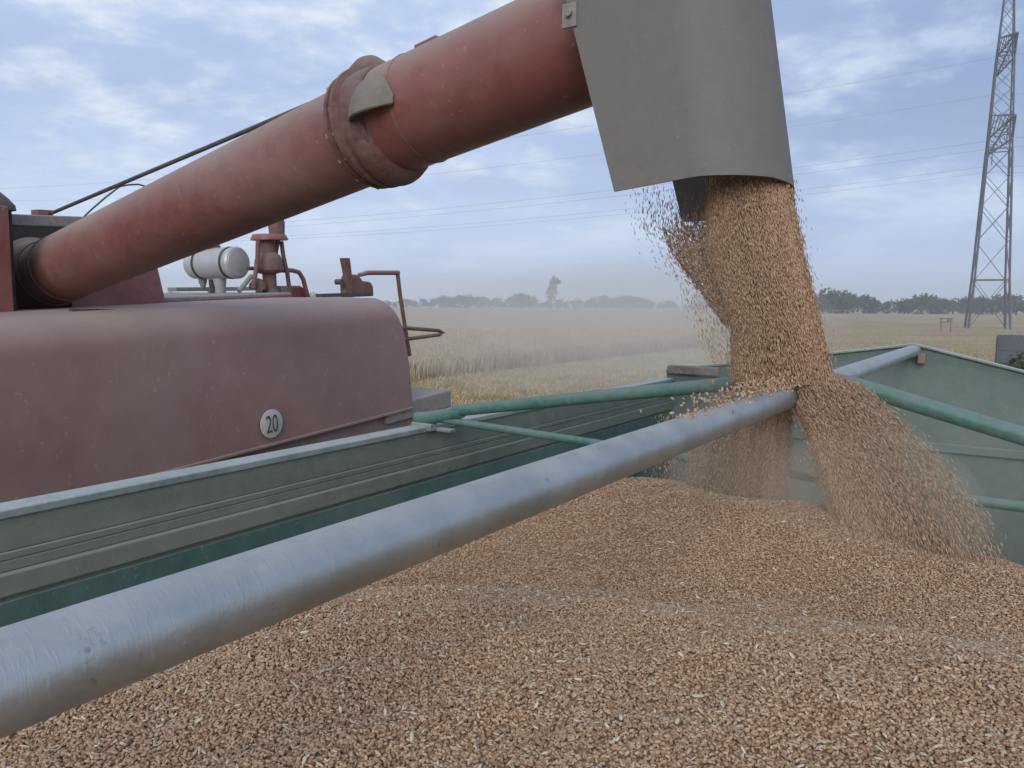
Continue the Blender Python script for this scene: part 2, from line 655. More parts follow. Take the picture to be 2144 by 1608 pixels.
# ------------------------------------------------------------------ ground
def make_field():
    mb = MB()
    rs = [0, 4, 8, 14, 22, 32, 46, 70, 110, 180, 300, 500, 900, 1600, 2800, 4500]
    n = 48
    rows = []
    for r_ in rs:
        row = []
        for j in range(n):
            a = 2 * math.pi * j / n
            z = 0.04 * math.sin(r_ * 0.21 + 3 * a) if 4 < r_ < 200 else 0
            row.append((r_ * math.sin(a), r_ * math.cos(a), z))
        rows.append(row)
    mb.grid(rows[1:], True)
    k = len(mb.v)
    mb.v.append(Vector((0, 0, 0)))
    for j in range(n):
        mb.f.append((j, (j + 1) % n, k))
    o = mb.build('field', 'field', smooth=60)
    me = o.data
    tag(o, kind='structure')
    return o


field = make_field()


def blades(name, pts, hmin, hmax, per, spread, width, mat, lean=0.25, parent=None):
    """upright straws in clumps, joined into one mass"""
    n = len(pts)
    P = np.repeat(np.asarray(pts), per, axis=0)
    m = len(P)
    P = P + np.c_[rng.normal(0, spread, m), rng.normal(0, spread, m), np.zeros(m)]
    a = rng.uniform(0, 2 * np.pi, m)
    h = rng.uniform(hmin, hmax, m)
    le = rng.normal(0, lean, (m, 2)) * h[:, None]
    wx, wy = np.cos(a) * width / 2, np.sin(a) * width / 2
    b0 = P + np.c_[-wx, -wy, np.zeros(m)]
    b1 = P + np.c_[wx, wy, np.zeros(m)]
    t1 = P + np.c_[le[:, 0] + wx * 1.4, le[:, 1] + wy * 1.4, h]
    t0 = P + np.c_[le[:, 0] - wx * 1.4, le[:, 1] - wy * 1.4, h * 0.94]
    V = np.stack([b0, b1, t1, t0], 1).reshape(-1, 3)
    me = bpy.data.meshes.new(name)
    me.vertices.add(len(V))
    me.vertices.foreach_set('co', V.astype(np.float32).ravel())
    me.loops.add(4 * m)
    me.loops.foreach_set('vertex_index', np.arange(4 * m, dtype=np.int32))
    me.polygons.add(m)
    me.polygons.foreach_set('loop_start', np.arange(0, 4 * m, 4, dtype=np.int32))
    me.update(calc_edges=True)
    me.materials.append(M[mat])
    o = bpy.data.objects.new(name, me)
    col.objects.link(o)
    if parent:
        o.parent = parent
    return o


# standing wheat that the combine has not reached yet: a dense stand with a cut face
edge_px = [(380, 868), (700, 818), (865, 797), (1010, 778), (1180, 757), (1330, 741), (1450, 727), (1500, 712)]
edge = [at_ground(x, y) for x, y in edge_px]


def make_crop():
    H = 0.82
    mb = MB()
    far = [at_ground(x, y) for x, y in ((-700, 690), (200, 668), (700, 662), (900, 660), (1080, 662), (1240, 666), (1390, 672), (1500, 682))]
    cols_ = 70
    rows = []
    steps = 36

    def lerp_list(L, f):
        x = f * (len(L) - 1)
        i = min(int(x), len(L) - 2)
        return L[i].lerp(L[i + 1], x - i)
    for j in range(steps + 1):
        g = (j / steps) ** 2.2
        row = []
        for i in range(cols_ + 1):
            a = lerp_list(edge, i / cols_)
            b = lerp_list(far, i / cols_)
            p = a.lerp(b, g)
            jit = random.gauss(0, 0.05)
            row.append(Vector((p.x + random.gauss(0, 0.12), p.y + random.gauss(0, 0.12), H * 0.66 + jit * 0.6)))
        rows.append(row)
    base = [Vector((p.x, p.y, -0.03)) for p in rows[0]]
    mb.grid([base] + rows)
    mb.grid([[Vector((r_[-1].x, r_[-1].y, -0.03)) for r_ in rows], [r_[-1] for r_ in rows]])
    o = mb.build('standing_wheat', 'crop', smooth=0)
    tag(o, 'uncut band of ripe brown wheat standing in the field behind the combine', 'wheat', kind='stuff')
    # ears and stalks along the cut face and over the near top
    pts = []
    for _ in range(7000):
        f = random.random()
        g = random.random() ** 2 * 0.22
        p = lerp_list(edge, f).lerp(lerp_list(far, f), g)
        pts.append((p.x, p.y, 0.22))
    for _ in range(7000):
        p = lerp_list(edge, random.random())
        pts.append((p.x + random.gauss(0, 0.15), p.y + random.gauss(0, 0.15), random.choice((0, 0.1, 0.2))))
    b = blades('wheat_stalk', pts, 0.42, 0.66, 6, 0.13, 0.030, 'crop', 0.10, o)
    for q in (b,):
        tag(q, kind='stuff')
    return o


make_crop()


def make_stubble():
    pts = []
    while len(pts) < 15000:
        x, y = random.uniform(800, 2300), random.uniform(672, 850)
        p = at_ground(x, y)
        if p.y > 130:
            continue
        pts.append((p.x, p.y, 0))
    o = blades('stubble', pts, 0.07, 0.20, 4, 0.14, 0.020, 'straw', 0.35)
    tag(o, 'short pale straw stubble over the harvested field', 'stubble', kind='stuff')


make_stubble()

# ------------------------------------------------------------------ the grain trailer
RIDGE_V, RIDGE_H, PR = -0.42, -0.19, 0.026
LV, RWV = -1.56, 0.72                        # inner faces of the side walls
T0, T1 = -0.30, 3.95                         # near and far end
FLOOR = -1.75
tr_m = frame(Vector((W(1.8, RIDGE_V, 0).x, W(1.8, RIDGE_V, 0).y, 0)), RV, TV, UZ)
trailer = thing('grain_trailer', 'open green grain trailer with ridge pole and tube bows, filled with wheat', 'trailer', tr_m)


def tbox(name, mat, t0, t1, v0, v1, h0, h1, parent=trailer, bevel=0.0):
    mb = MB()
    mb.box(W((t0 + t1) / 2, (v0 + v1) / 2, (h0 + h1) / 2), RV * (v1 - v0) / 2, TV * (t1 - t0) / 2, UZ * (h1 - h0) / 2)
    return mb.build(name, mat, parent, bevel=bevel)


# left side wall, built up of its boards and pressed ribs
wall_l = tbox('side_wall', 'green', T0, T1, LV - 0.045, LV - 0.006, FLOOR, -0.397)
tbox('wall_rim', 'rim', T0 - 0.004, T1 + 0.004, LV - 0.056, LV + 0.006, -0.400, -0.381, wall_l, 0.004)
tbox('wall_board', 'green', T0 + 0.002, T1 - 0.02, LV - 0.012, LV, -0.463, -0.4005, wall_l, 0.003)
tbox('wall_board', 'green', T0 + 0.002, T1 - 0.02, LV - 0.012, LV + 0.0025, -0.479, -0.463, wall_l, 0.003)
tbox('wall_board', 'green', T0 + 0.002, T1 - 0.02, LV - 0.012, LV + 0.0008, -0.501, -0.479, wall_l, 0.003)
tbox('wall_board', 'green', T0 + 0.002, T1 - 0.02, LV - 0.012, LV + 0.005, -0.549, -0.501, wall_l, 0.006)
tbox('wall_board', 'teal', T0 + 0.002, T1 - 0.02, LV - 0.012, LV - 0.001, -1.10, -0.556, wall_l, 0.004)
tbox('wall_board', 'teal', T0 + 0.002, T1 - 0.02, LV - 0.012, LV - 0.003, FLOOR, -1.104, wall_l, 0.004)
wall_r = tbox('side_wall', 'green', T0, T1, RWV, RWV + 0.04, FLOOR, -0.455)
tbox('wall_rim', 'rim', T0 - 0.004, T1 + 0.004, RWV - 0.008, RWV + 0.05, -0.458, -0.440, wall_r, 0.004)
tbox('end_wall', 'green', T0 - 0.04, T0 - 0.002, LV - 0.03, RWV + 0.03, FLOOR, -0.47)
tbox('floor', 'dark', T0, T1, LV, RWV, FLOOR - 0.06, FLOOR)

# far end wall: a gable that rises to the ridge
gp = [W(T1, LV - 0.04, FLOOR), W(T1, LV - 0.04, -0.345), W(T1, RIDGE_V, -0.168), W(T1, RWV + 0.04, -0.455), W(T1, RWV + 0.04, FLOOR)]
gab = MB().prism(gp, TV * 0.03).build('end_wall', 'gable', trailer)
gab['label'] = 'pointed green gable end wall'
for a, b in ((gp[1], gp[2]), (gp[2], gp[3])):
    MB().bar(a + TV * 0.012 + UZ * 0.004, b + TV * 0.012 + UZ * 0.004, 0.05, 0.012).build('gable_rim', 'rim', gab, bevel=0.003)
MB().box(W(T1 - 0.012, -0.42, -0.62), RV * 1.13, TV * 0.011, UZ * 0.02).build('gable_rail', 'gable', gab, bevel=0.005)
MB().box(W(T1 + 0.0, -1.45, -0.335), RV * 0.14, TV * 0.025, UZ * 0.024).build('corner_plate', 'wood', gab, bevel=0.008)

# galvanised ridge pole
rp = MB()
pts = [W(t, RIDGE_V, RIDGE_H) for t in np.linspace(T0 - 0.05, T1 - 0.02, 40)]
rp.tube(pts, PR, 40)
pole = rp.build('ridge_pole', 'galv', trailer, smooth=40)
pole['label'] = 'long galvanised ridge pole'
MB().lathe(W(T1 - 0.065, RIDGE_V, RIDGE_H), TV, [(0, PR + 0.003), (0.045, PR + 0.003)], 24).build('pole_socket', 'dustgrey', pole)
MB().box(W(T1 - 0.03, RIDGE_V + 0.035, RIDGE_H - 0.035), RV * 0.016, TV * 0.02, UZ * 0.022).build('pole_bracket', 'panel_low', pole, bevel=0.004)

# tube bow over the load
BT = 1.90
bow_l = at_t(888, 874, BT)
bow_p = at_t(1690, 789, BT)
bow_r = W(BT, RWV + 0.01, -0.445)
bow_elb = at_t(962, 862, BT)
rafter = MB().tube([bow_elb - RV * 0.02, bow_elb.lerp(bow_p, 0.5) + UZ * 0.004, bow_p], 0.0175, 16).build('rafter', 'bow', trailer)
rafter['label'] = 'green roof tube sloping down to the combine side'
rafter2 = MB().tube([bow_p, at_t(1780, 804, BT), at_t(2144, 914, BT), W(BT, 0.40, -0.365), W(BT, RWV + 0.015, -0.44)], 0.019, 16).build('rafter', 'bow', trailer)
tie = MB().tube([bow_l + UZ * 0.002, W(BT, -0.98, -0.375), W(BT, -0.2, -0.405), W(BT, RWV + 0.01, -0.41)], 0.0115, 12).build('tie_bar', 'bow', trailer)
MB().tube([bow_l - RV * 0.03 - UZ * 0.004, bow_l + RV * 0.02, bow_elb + RV * 0.01], [0.019, 0.021, 0.019], 14).build('bow_bracket', 'bow', trailer)
MB().box(bow_l - UZ * 0.028, RV * 0.04, TV * 0.018, UZ * 0.012).build('bow_clamp', 'rim', trailer, bevel=0.003)
MB().box(W(1.93, LV + 0.03, -0.393), RV * 0.045, TV * 0.016, UZ * 0.005).build('rim_hook', 'rim', trailer, bevel=0.002)
# chassis and wheels underneath
for v in (-0.85, 0.0):
    tbox('chassis_beam', 'dark', T0 + 0.1, T1 - 0.1, v - 0.05, v + 0.05, FLOOR - 0.25, FLOOR - 0.06)


def wheel(c, ax, rad, wid, parent):
    w_ = MB().lathe(c - ax * wid / 2, ax, [(0, rad * 0.6), (0, rad * 0.88), (wid * 0.15, rad), (wid * 0.85, rad), (wid, rad * 0.88), (wid, rad * 0.6)], 28).build('tyre', 'tyre', parent)
    MB().lathe(c - ax * wid * 0.52, ax, [(0, rad * 0.25), (0, rad * 0.58), (wid * 1.04, rad * 0.58), (wid * 1.04, rad * 0.25)], 20).build('rim', 'rim', w_)


for t in (0.5, 3.2):
    for v in (LV + 0.18, RWV - 0.18):
        c = W(t, v, 0)
        wheel(Vector((c.x, c.y, 0.46)), RV, 0.46, 0.3, trailer)
    a, b = W(t, LV + 0.18, 0), W(t, RWV - 0.18, 0)
    MB().tube([Vector((a.x, a.y, 0.46)), Vector((b.x, b.y, 0.46))], 0.06, 10).build('axle', 'dark', trailer)
    for v in (-0.85, 0.0):
        p = W(t, v, 0)
        MB().box(Vector((p.x, p.y, 0.75)), RV * 0.06, TV * 0.12, UZ * 0.27).build('axle_stand', 'dark', trailer)


# ------------------------------------------------------------------ the wheat load
def sp(x):
    return np.logaddexp(0, x * 9) / 9


def sst(a, b, x):
    y = np.clip((x - a) / (b - a), 0, 1)
    return y * y * (3 - 2 * y)


def lumps(t, v):
    return (0.006 * np.sin(7.1 * t + 3.3 * v) + 0.005 * np.sin(11.7 * v - 5.2 * t + 1) + 0.0035 * np.sin(23 * t + 17 * v)
            + 0.0025 * np.sin(41 * v - 29 * t + 2))


def heap_h(t, v):
    t, v = np.asarray(t, float), np.asarray(v, float)
    h = -0.358 - 0.055 * sst(0.85, 1.6, t) * sst(-0.75, -0.35, v)
    h = h - 0.16 * sp(-(v + 0.36)) - 0.30 * sp(-(v + 1.02))
    h = h - 0.10 * sp(v - 0.25)
    tcr = 2.10 - 0.36 * sst(-1.0, -0.48, v) - 0.13 * sst(-0.5, -0.12, v)
    h = h - 0.52 * sp(t - tcr)
    wv_ = sst(-1.25, -0.75, v) * (1 - 0.6 * sst(0.15, 0.6, v))
    h = h - 0.060 * np.exp(-((t - 1.14 - 0.10 * (v + 0.3)) / 0.20) ** 2) * wv_
    h = h + 0.050 * np.exp(-((t - 1.66) ** 2 / 0.22 ** 2 + (v + 0.36) ** 2 / 0.30 ** 2))
    h = h + 0.020 * np.exp(-((t - 0.72) / 0.22) ** 2) * wv_
    return np.maximum(h + lumps(t, v), FLOOR + 0.15)


TVn, RVn = np.array(TV), np.array(RV)


def Wn(t, v, h):
    return np.array(CAM) + np.outer(t, TVn) + np.outer(v, RVn) + np.outer(h, [0, 0, 1])


ts = np.concatenate([np.linspace(T0 + 0.002, 2.2, 110), np.linspace(2.25, T1 - 0.025, 26)])
vv = np.linspace(LV - 0.002, RWV - 0.002, 100)
rows = []
for t in ts:
    rows.append([Vector(p) for p in Wn(np.full_like(vv, t), vv, heap_h(np.full_like(vv, t), vv))])
heap = MB().grid(rows).build('wheat_heap', 'heap', smooth=80)
tag(heap, 'heap of reddish brown wheat grain filling the green trailer', 'grain', kind='stuff')


def quat_euler_lying(n):
    return np.c_[rng.normal(0, 0.35, n), rng.normal(0, 0.38, n), rng.uniform(0, 2 * np.pi, n)]


def heap_points(n_try, dens):
    t = rng.uniform(-0.05, 2.35, n_try)
    v = rng.uniform(-1.30, 0.70, n_try)
    d = np.sqrt(t * t + v * v + 0.14)
    keep = rng.random(n_try) < np.minimum(1, (1.15 / d) ** 1.6) * dens
    return t[keep], v[keep]


t_, v_ = heap_points(880000, 1.0)
h_ = heap_h(t_, v_)
n_ = len(t_)
pts = Wn(t_, v_, h_ + rng.uniform(-0.0005, 0.0045, n_))
k1 = kernels('wheat_kernel', pts, quat_euler_lying(n_), rng.uniform(0.82, 1.15, n_), M['kernel'], (0.0057, 0.0027, 0.0025), heap)
tag(k1, kind='stuff')
t_, v_ = heap_points(34000, 0.55)
h_ = heap_h(t_, v_)
n_ = len(t_)
k2 = kernels('chaff_flake', Wn(t_, v_, h_ + rng.uniform(0.003, 0.007, n_)), quat_euler_lying(n_), rng.uniform(0.35, 1.0, n_) ** 1.0 * np.where(rng.random(n_) < 0.05, 1.4, 1.0), M['chaff'], (0.0100, 0.0036, 0.0014), heap)
tag(k2, kind='stuff')
print('kernels on heap', len(pts))


# falling stream, sampled between measured left and right limits
def sheet(rows_, tfun, n, depth, power=1.0, strands=60, soft=0.06, lean=0.0):
    """rows_: (y, xl, xr); returns positions and flow directions of grains between those limits"""
    L, Rr, T_ = [], [], []
    ys = [r_[0] for r_ in rows_]
    for i, (y, xl, xr) in enumerate(rows_):
        tt = tfun(i / (len(rows_) - 1))
        L.append(np.array(at_t(xl, y, tt)))
        Rr.append(np.array(at_t(xr, y, tt)))
    L, Rr = np.array(L), np.array(Rr)
    u = rng.uniform(0, len(rows_) - 1.001, n)
    i = u.astype(int)
    f = (u - i)[:, None]
    sid = rng.integers(0, strands, n)
    base = (np.sort(rng.uniform(0, 1, strands)))[sid]
    q = base + rng.normal(0, 0.014, n)
    q = np.where(rng.random(n) < 0.28, rng.uniform(0, 1, n), q)
    q = np.sign(q - 0.5) * np.abs(2 * (q - 0.5)) ** power / 2 + 0.5 + rng.normal(0, soft, n)
    a = L[i] * (1 - f) + L[i + 1] * f
    b = Rr[i] * (1 - f) + Rr[i + 1] * f
    p = a + (b - a) * q[:, None]
    sec = np.sqrt(np.clip(1 - (2 * q - 1) ** 2, 0.06, 1))
    off = np.sign(rng.uniform(-1, 1, n)) * rng.random(n) ** 0.45 * depth * sec
    p = p + np.outer(off, TVn)
    dl = (L[i + 1] - L[i]) * (1 - q[:, None]) + (Rr[i + 1] - Rr[i]) * q[:, None]
    dl /= np.linalg.norm(dl, axis=1)[:, None]
    return p, dl, q


def flow_rot(d, n, wob=0.10):
    d = d + rng.normal(0, wob, (n, 3))
    d /= np.linalg.norm(d, axis=1)[:, None]
    yaw = np.arctan2(d[:, 1], d[:, 0])
    pit = -np.arcsin(np.clip(d[:, 2], -1, 1))
    return np.c_[rng.uniform(0, 6.28, n), pit, yaw]


def merge_stream(name, parts, label, scl=(0.9, 1.2)):
    P = np.concatenate([p for p, _, _ in parts])
    D = np.concatenate([d for _, d, _ in parts])
    n = len(P)
    t, v = (P - np.array(CAM)) @ TVn, (P - np.array(CAM)) @ RVn
    ok = P[:, 2] - HC > heap_h(t, v) - 0.01
    # nothing inside the ridge pole
    dr = np.sqrt((v - RIDGE_V) ** 2 + (P[:, 2] - HC - RIDGE_H) ** 2)
    ok &= dr > PR + 0.002
    P, D = P[ok], D[ok]
    n = len(P)
    o = kernels(name, P, flow_rot(D, n), rng.uniform(*scl, n), M['kernel'], (0.0088, 0.0014, 0.0014))
    tag(o, label, 'grain', kind='stuff')
    print(name, n)
    return o


main = [(300, 1470, 1632), (372, 1490, 1648), (450, 1488, 1660), (520, 1486, 1674), (600, 1508, 1692), (690, 1538, 1714), (800, 1540, 1738)]
s1 = sheet(main, lambda f: 1.80 - 0.05 * f, 240000, 0.085, 0.85, 150, 0.016)
tuft = [(430, 1395, 1500), (480, 1388, 1505), (530, 1410, 1530), (590, 1455, 1560), (680, 1520, 1590)]
s2 = sheet(tuft, lambda f: 1.84 - 0.05 * f, 19000, 0.06, 1.0, 60, 0.06)
u_ = (s2[0][:, 2] - s2[0][:, 2].min()) / np.ptp(s2[0][:, 2])
k_ = rng.random(len(u_)) < np.clip(1.25 - 1.2 * u_ ** 2.2 - 0.35 * (1 - s2[2]), 0.03, 1)
s2 = tuple(x[k_] for x in s2)
wisp = [(395, 1350, 1500), (480, 1350, 1500), (600, 1430, 1540), (760, 1500, 1560)]
s3 = sheet(wisp, lambda f: 1.86 - 0.05 * f, 1600, 0.07, 1.0, 40, 0.12)
s4 = sheet(main[1:], lambda f: 1.80 - 0.05 * f, 9000, 0.10, 1.0, 200, 0.07)
merge_stream('falling_wheat', [s1, s2, s3, s4], 'thick stream of wheat grain pouring from the grey spout hood')

fan = [(790, 1640, 1772), (850, 1664, 1806), (900, 1690, 1845), (950, 1708, 1880), (1000, 1724, 1908), (1060, 1742, 1940), (1120, 1762, 1978), (1180, 1790, 2015), (1250, 1830, 2070)]
f1 = sheet(fan, lambda f: 1.76 - 0.27 * f, 90000, 0.06, 1.0, 110, 0.02)
# the fan thins out towards its outer side
k_ = rng.random(len(f1[2])) < np.clip(1.2 - 0.95 * f1[2], 0.22, 1)
f1 = tuple(x[k_] for x in f1)
core = [(800, 1650, 1762), (900, 1690, 1805), (1000, 1722, 1836), (1100, 1752, 1872), (1220, 1800, 1930)]
f2 = sheet(core, lambda f: 1.76 - 0.27 * f, 60000, 0.05, 1.0, 80, 0.02)
spray = [(800, 1640, 1800), (900, 1690, 1905), (1000, 1720, 1990), (1100, 1750, 2060), (1240, 1800, 2120)]
f3 = sheet(spray, lambda f: 1.76 - 0.25 * f, 15000, 0.07, 1.0, 80, 0.05)
merge_stream('splashing_wheat', [f1, f2, f3], 'fan of wheat grain spraying down off the ridge pole onto the heap')

cur = [(845, 1490, 1662), (900, 1455, 1655), (960, 1440, 1652), (1020, 1432, 1648), (1090, 1425, 1640)]
c1 = sheet(cur, lambda f: 1.82 - 0.03 * f, 42000, 0.04, 0.8, 70, 0.02)
k_ = rng.random(len(c1[2])) < np.clip(0.18 + 1.15 * c1[2], 0.1, 1)
c1 = tuple(x[k_] for x in c1)
c2 = sheet([(860, 1555, 1625), (960, 1540, 1622), (1090, 1520, 1618)], lambda f: 1.80 - 0.02 * f, 23000, 0.03, 0.9, 34, 0.03)
c3 = sheet([(870, 1380, 1500), (980, 1370, 1500), (1090, 1360, 1500)], lambda f: 1.82, 1200, 0.04, 1.0, 40, 0.08)
merge_stream('curtain_wheat', [c1, c2, c3], 'ragged curtain of wheat grain falling behind the ridge pole')

# grains bouncing on top of the pole
nb = 620
tb = rng.normal(1.58, 0.20, nb)
bp = Wn(tb, RIDGE_V + rng.normal(0, 0.022, nb), RIDGE_H + PR + 0.002 + np.abs(rng.normal(0, 0.011, nb)))
nr = 45
tr_ = rng.uniform(1.1, 1.55, nr)
an_ = rng.normal(0, 0.16, nr)
rest = Wn(tr_, RIDGE_V + np.sin(an_) * (PR + 0.0012), RIDGE_H + np.cos(an_) * (PR + 0.0012))
bp = np.concatenate([bp, rest])
nb = len(bp)
bo = kernels('bouncing_wheat', bp, rng.uniform(0, 6.28, (nb, 3)), rng.uniform(0.9, 1.25, nb), M['kernel'], (0.0072, 0.0036, 0.0034))
tag(bo, 'scattered wheat grains bouncing and lying on top of the ridge pole', 'grain', kind='stuff')

# ------------------------------------------------------------------ the combine harvester
Sx, _, Sw = swo(at_c(500, 650, 0))
cbase = CW(2.4, -1.2, 0)
yaw_c = math.atan2(TC.x, TC.y)
c_m = Matrix.Translation((cbase.x, cbase.y, 0)) @ Matrix.Rotation(-yaw_c, 4, 'Z')
combine = thing('combine_harvester', 'dusty red combine harvester with its unloading auger swung over the trailer', 'combine', c_m)

wtop = swo(at_c(400, 647, 0))[2]
wbot = swo(at_c(600, 921, 0))[2]
s_r = swo(at_c(846, 690, 0))[0]
print('combine wtop', wtop, 'wbot', wbot, 's_r', s_r, 'slant', swo(at_c(862, 850, 0))[0] - s_r)
SL = (swo(at_c(863, 850, 0))[0] - swo(at_c(846, 690, 0))[0]) / (swo(at_c(863, 850, 0))[2] - swo(at_c(846, 690, 0))[2])


def cpanel():
    r_ = 0.15
    re = 0.11
    s_r2 = swo(at_c(840, 660, 0))[0]
    stations = [(-2.2, wtop)] + [(s, wtop) for s in np.linspace(-1.2, s_r2 - re - 0.02, 14)]
    for k in range(1, 8):
        a = k / 7 * math.pi / 2
        stations.append((s_r2 - re + re * math.sin(a), wtop - re * 0.9 * (1 - math.cos(a))))
    rows = []
    for s, w in stations:
        row = [(-0.95, w), (-0.6, w + 0.004), (-0.3, w + 0.002)]
        for k in range(0, 10):
            a = k / 9 * math.pi / 2
            row.append((-r_ + r_ * math.sin(a), w - r_ * (1 - math.cos(a))))
        for k in range(1, 7):
            f = k / 6
            wv = (w - r_) * (1 - f) + wbot * f
            row.append((0.012 * math.sin(f * math.pi), wv))
        near_end = max(0.0, min(1.0, (s - (s_r2 - 1.2)) / 1.2))
        rows.append([CW(s + SL * (w2 - wtop) * near_end, o2, w2) for o2, w2 in row])
    mb = MB()
    mb.grid(rows)
    last = rows[-1]
    inner = [p - TC * 0.03 - RC * 0.02 for p in last]
    mb.grid([last, inner])
    return mb.build('side_panel', 'panel', combine, smooth=60)


panel = cpanel()


def cbox(name, mat, s0, s1, o0, o1, w0, w1, parent=combine, bevel=0.0):
    return MB().box(CW((s0 + s1) / 2, (o0 + o1) / 2, (w0 + w1) / 2), TC * (s1 - s0) / 2, RC * (o1 - o0) / 2, UC * (w1 - w0) / 2).build(name, mat, parent, bevel=bevel)


# fold under the panel, and the lower skirt behind it
s_end = swo(at_c(864, 850, 0))[0]
cbox('panel_lip', 'panel', -2.2, s_end - 0.01, -0.03, 0.012, wbot - 0.012, wbot + 0.004, panel, 0.004)
skirt = cbox('lower_skirt', 'panel_low', -2.2, swo(at_c(930, 862, 0))[0], -0.10, -0.035, wbot - 0.75, wbot - 0.008, bevel=0.006)
s_a, s_b = s_end - 0.25, swo(at_c(946, 812, 0))[0]
w_l = swo(at_c(905, 826, 0))[2]
cbox('rear_ledge', 'dustgrey', s_a, s_b, -0.42, -0.004, w_l - 0.12, w_l, bevel=0.012)
# machine body behind the sheets
cbox('body', 'reddark', -2.0, s_end - 0.2, -2.5, -0.12, wbot - 1.0, wtop - 0.2)
cbox('straw_hood', 'reddark', s_end - 0.25, s_b - 0.06, -2.2, -0.43, wbot - 0.9, w_l - 0.15)

# speed plate
sc_c = at_c(568, 887, 0.014)
n_out = RC
disc_r = 0.5 * (at_c(568, 857, 0).z - at_c(568, 917, 0).z)
plate = MB().lathe(sc_c, n_out, [(0.0, disc_r), (0.004, disc_r), (0.005, disc_r * 0.97)], 40).build('speed_plate', 'pale', combine)
plate['label'] = 'round pale plate reading 20'
fc = bpy.data.curves.new('digits', 'FONT')
fc.body = '20'
fc.align_x = 'CENTER'
fc.align_y = 'CENTER'
fc.size = 1.0
fc.extrude = 0.004
fo = bpy.data.objects.new('digits', fc)
col.objects.link(fo)
bpy.context.view_layer.update()
dm = bpy.data.meshes.new_from_object(fo.evaluated_get(bpy.context.evaluated_depsgraph_get()))
bpy.data.objects.remove(fo)
mb = MB()
xs = [v.co.x for v in dm.vertices]
ys = [v.co.y for v in dm.vertices]
hx, hy = (max(xs) - min(xs)), (max(ys) - min(ys))
mx, my = (max(xs) + min(xs)) / 2, (max(ys) + min(ys)) / 2
ux = TC
for v in dm.vertices:
    mb.v.append(sc_c + ux * ((v.co.x - mx) / hx * disc_r * 1.06) + UC * ((v.co.y - my) / hy * disc_r * 1.22) + RC * (0.0065 + v.co.z * 0.2))
for p in dm.polygons:
    mb.f.append(tuple(p.vertices))
mb.build('digits', 'ink', plate, smooth=0)

# auger tube: depth follows from its constant width
AR = 0.155


def zw(x):
    return 1 / (0.329 + (x - 401) * 0.000221) if x < 745 else 1 / (0.405 + (x - 745) * 0.000192)


ax_e = at_depth(88, 581, zw(88))
ax_f = at_depth(790, 268, zw(790))
ax_g = at_depth(1330, 42, zw(1330))
ad1 = (ax_f - ax_e).normalized()
ad2 = (ax_g - ax_f).normalized()
print('auger offs', swo(ax_e), swo(ax_f), tvh(ax_g), 'len', (ax_f - ax_e).length, (ax_g - ax_f).length)
tube1 = MB().tube([ax_e + ad1 * x for x in np.linspace(-0.1, (ax_f - ax_e).length, 12)], AR, 48).build('auger_tube', 'red_dusty', combine, smooth=40)
tube1['label'] = 'lower length of the red auger tube'
seg2 = [ax_f + ad2 * x for x in np.linspace(0, (ax_g - ax_f).length + 0.12, 12)]
tube2 = MB().tube(seg2, AR + 0.003, 48).build('auger_tube', 'red', combine, smooth=40)
tube2['label'] = 'upper length of the red auger tube'
MB().lathe(ax_e + ad1 * 0.02, ad1, [(-0.07, AR + 0.045), (-0.045, AR + 0.05), (-0.03, AR + 0.03), (0.03, AR + 0.012), (0.10, AR + 0.004)], 44).build('auger_collar', 'reddark', tube1)
MB().tube([ax_e + ad1 * 0.235, ax_e + ad1 * 0.248], AR + 0.004, 44).build('seam_band', 'reddark', tube1)
nz = UZ - ad1 * UZ.dot(ad1)
nz.normalize()                                   # up, square to the tube
ns = ad1.cross(nz).normalized()
if ns.dot(CAM - ax_f) < 0:
    ns = -ns                                     # towards the viewer, square to the tube


def on_tube(dist, ang, rr=AR):
    """point on the tube near the hinge: distance along from the hinge, angle from up towards the viewer"""
    d = ad1 if dist < 0 else ad2
    return ax_f + d * dist + (nz * math.cos(ang) + ns * math.sin(ang)) * rr


fl = MB().lathe(ax_f - ad1 * 0.012, ad1, [(-0.028, AR + 0.003), (-0.026, AR + 0.024), (-0.012, AR + 0.026), (-0.006, AR + 0.008), (0.0, AR + 0.008),
                                         (0.006, AR + 0.03), (0.020, AR + 0.03), (0.028, AR + 0.014), (0.10, AR + 0.009), (0.105, AR + 0.003)], 56).build('hinge_flange', 'reddark', combine)
for k in range(9):
    a = R(-25 + k * 26)
    p = on_tube(-0.045, a, AR + 0.014)
    MB().lathe(p, ad1, [(0, 0.011), (0.012, 0.011), (0.013, 0.006), (0.04, 0.006)], 6).build('bolt', 'dustgrey', fl, smooth=0)
# lip that bulges under the joint
mb = MB()
rows = []
for i in range(9):
    f = i / 8
    row = []
    for j in range(15):
        a = R(112 + 120 * j / 14)
        swell = 0.036 * math.sin(math.pi * f) ** 0.6 * math.sin(math.pi * j / 14) ** 0.7
        row.append(on_tube(0.006 + 0.095 * f, a, AR + 0.004 + swell))
    rows.append(row)
mb.grid(rows)
mb.build('hinge_lip', 'reddark', fl, smooth=60)
# cowl-shaped ear on the near side, open below
mb = MB()
rows = []
for i in range(15):
    f = i / 14
    env = math.sin(math.pi * (0.02 + 0.96 * f))
    row = []
    for j in range(8):
        g = j / 7
        a = R(100 - 40 * env ** 0.6 * (1 - g))
        row.append(on_tube(0.055 + 0.165 * f, a, AR + 0.005 + 0.062 * env ** 0.7 * g ** 0.75))
    rows.append(row)
mb.grid(rows)
mb.grid([[r_[-1] for r_ in rows], [on_tube(0.055 + 0.165 * i / 14, R(96), AR + 0.003) for i in range(15)]])
mb.build('hinge_ear', 'earth', fl, smooth=50, solid=0.005)
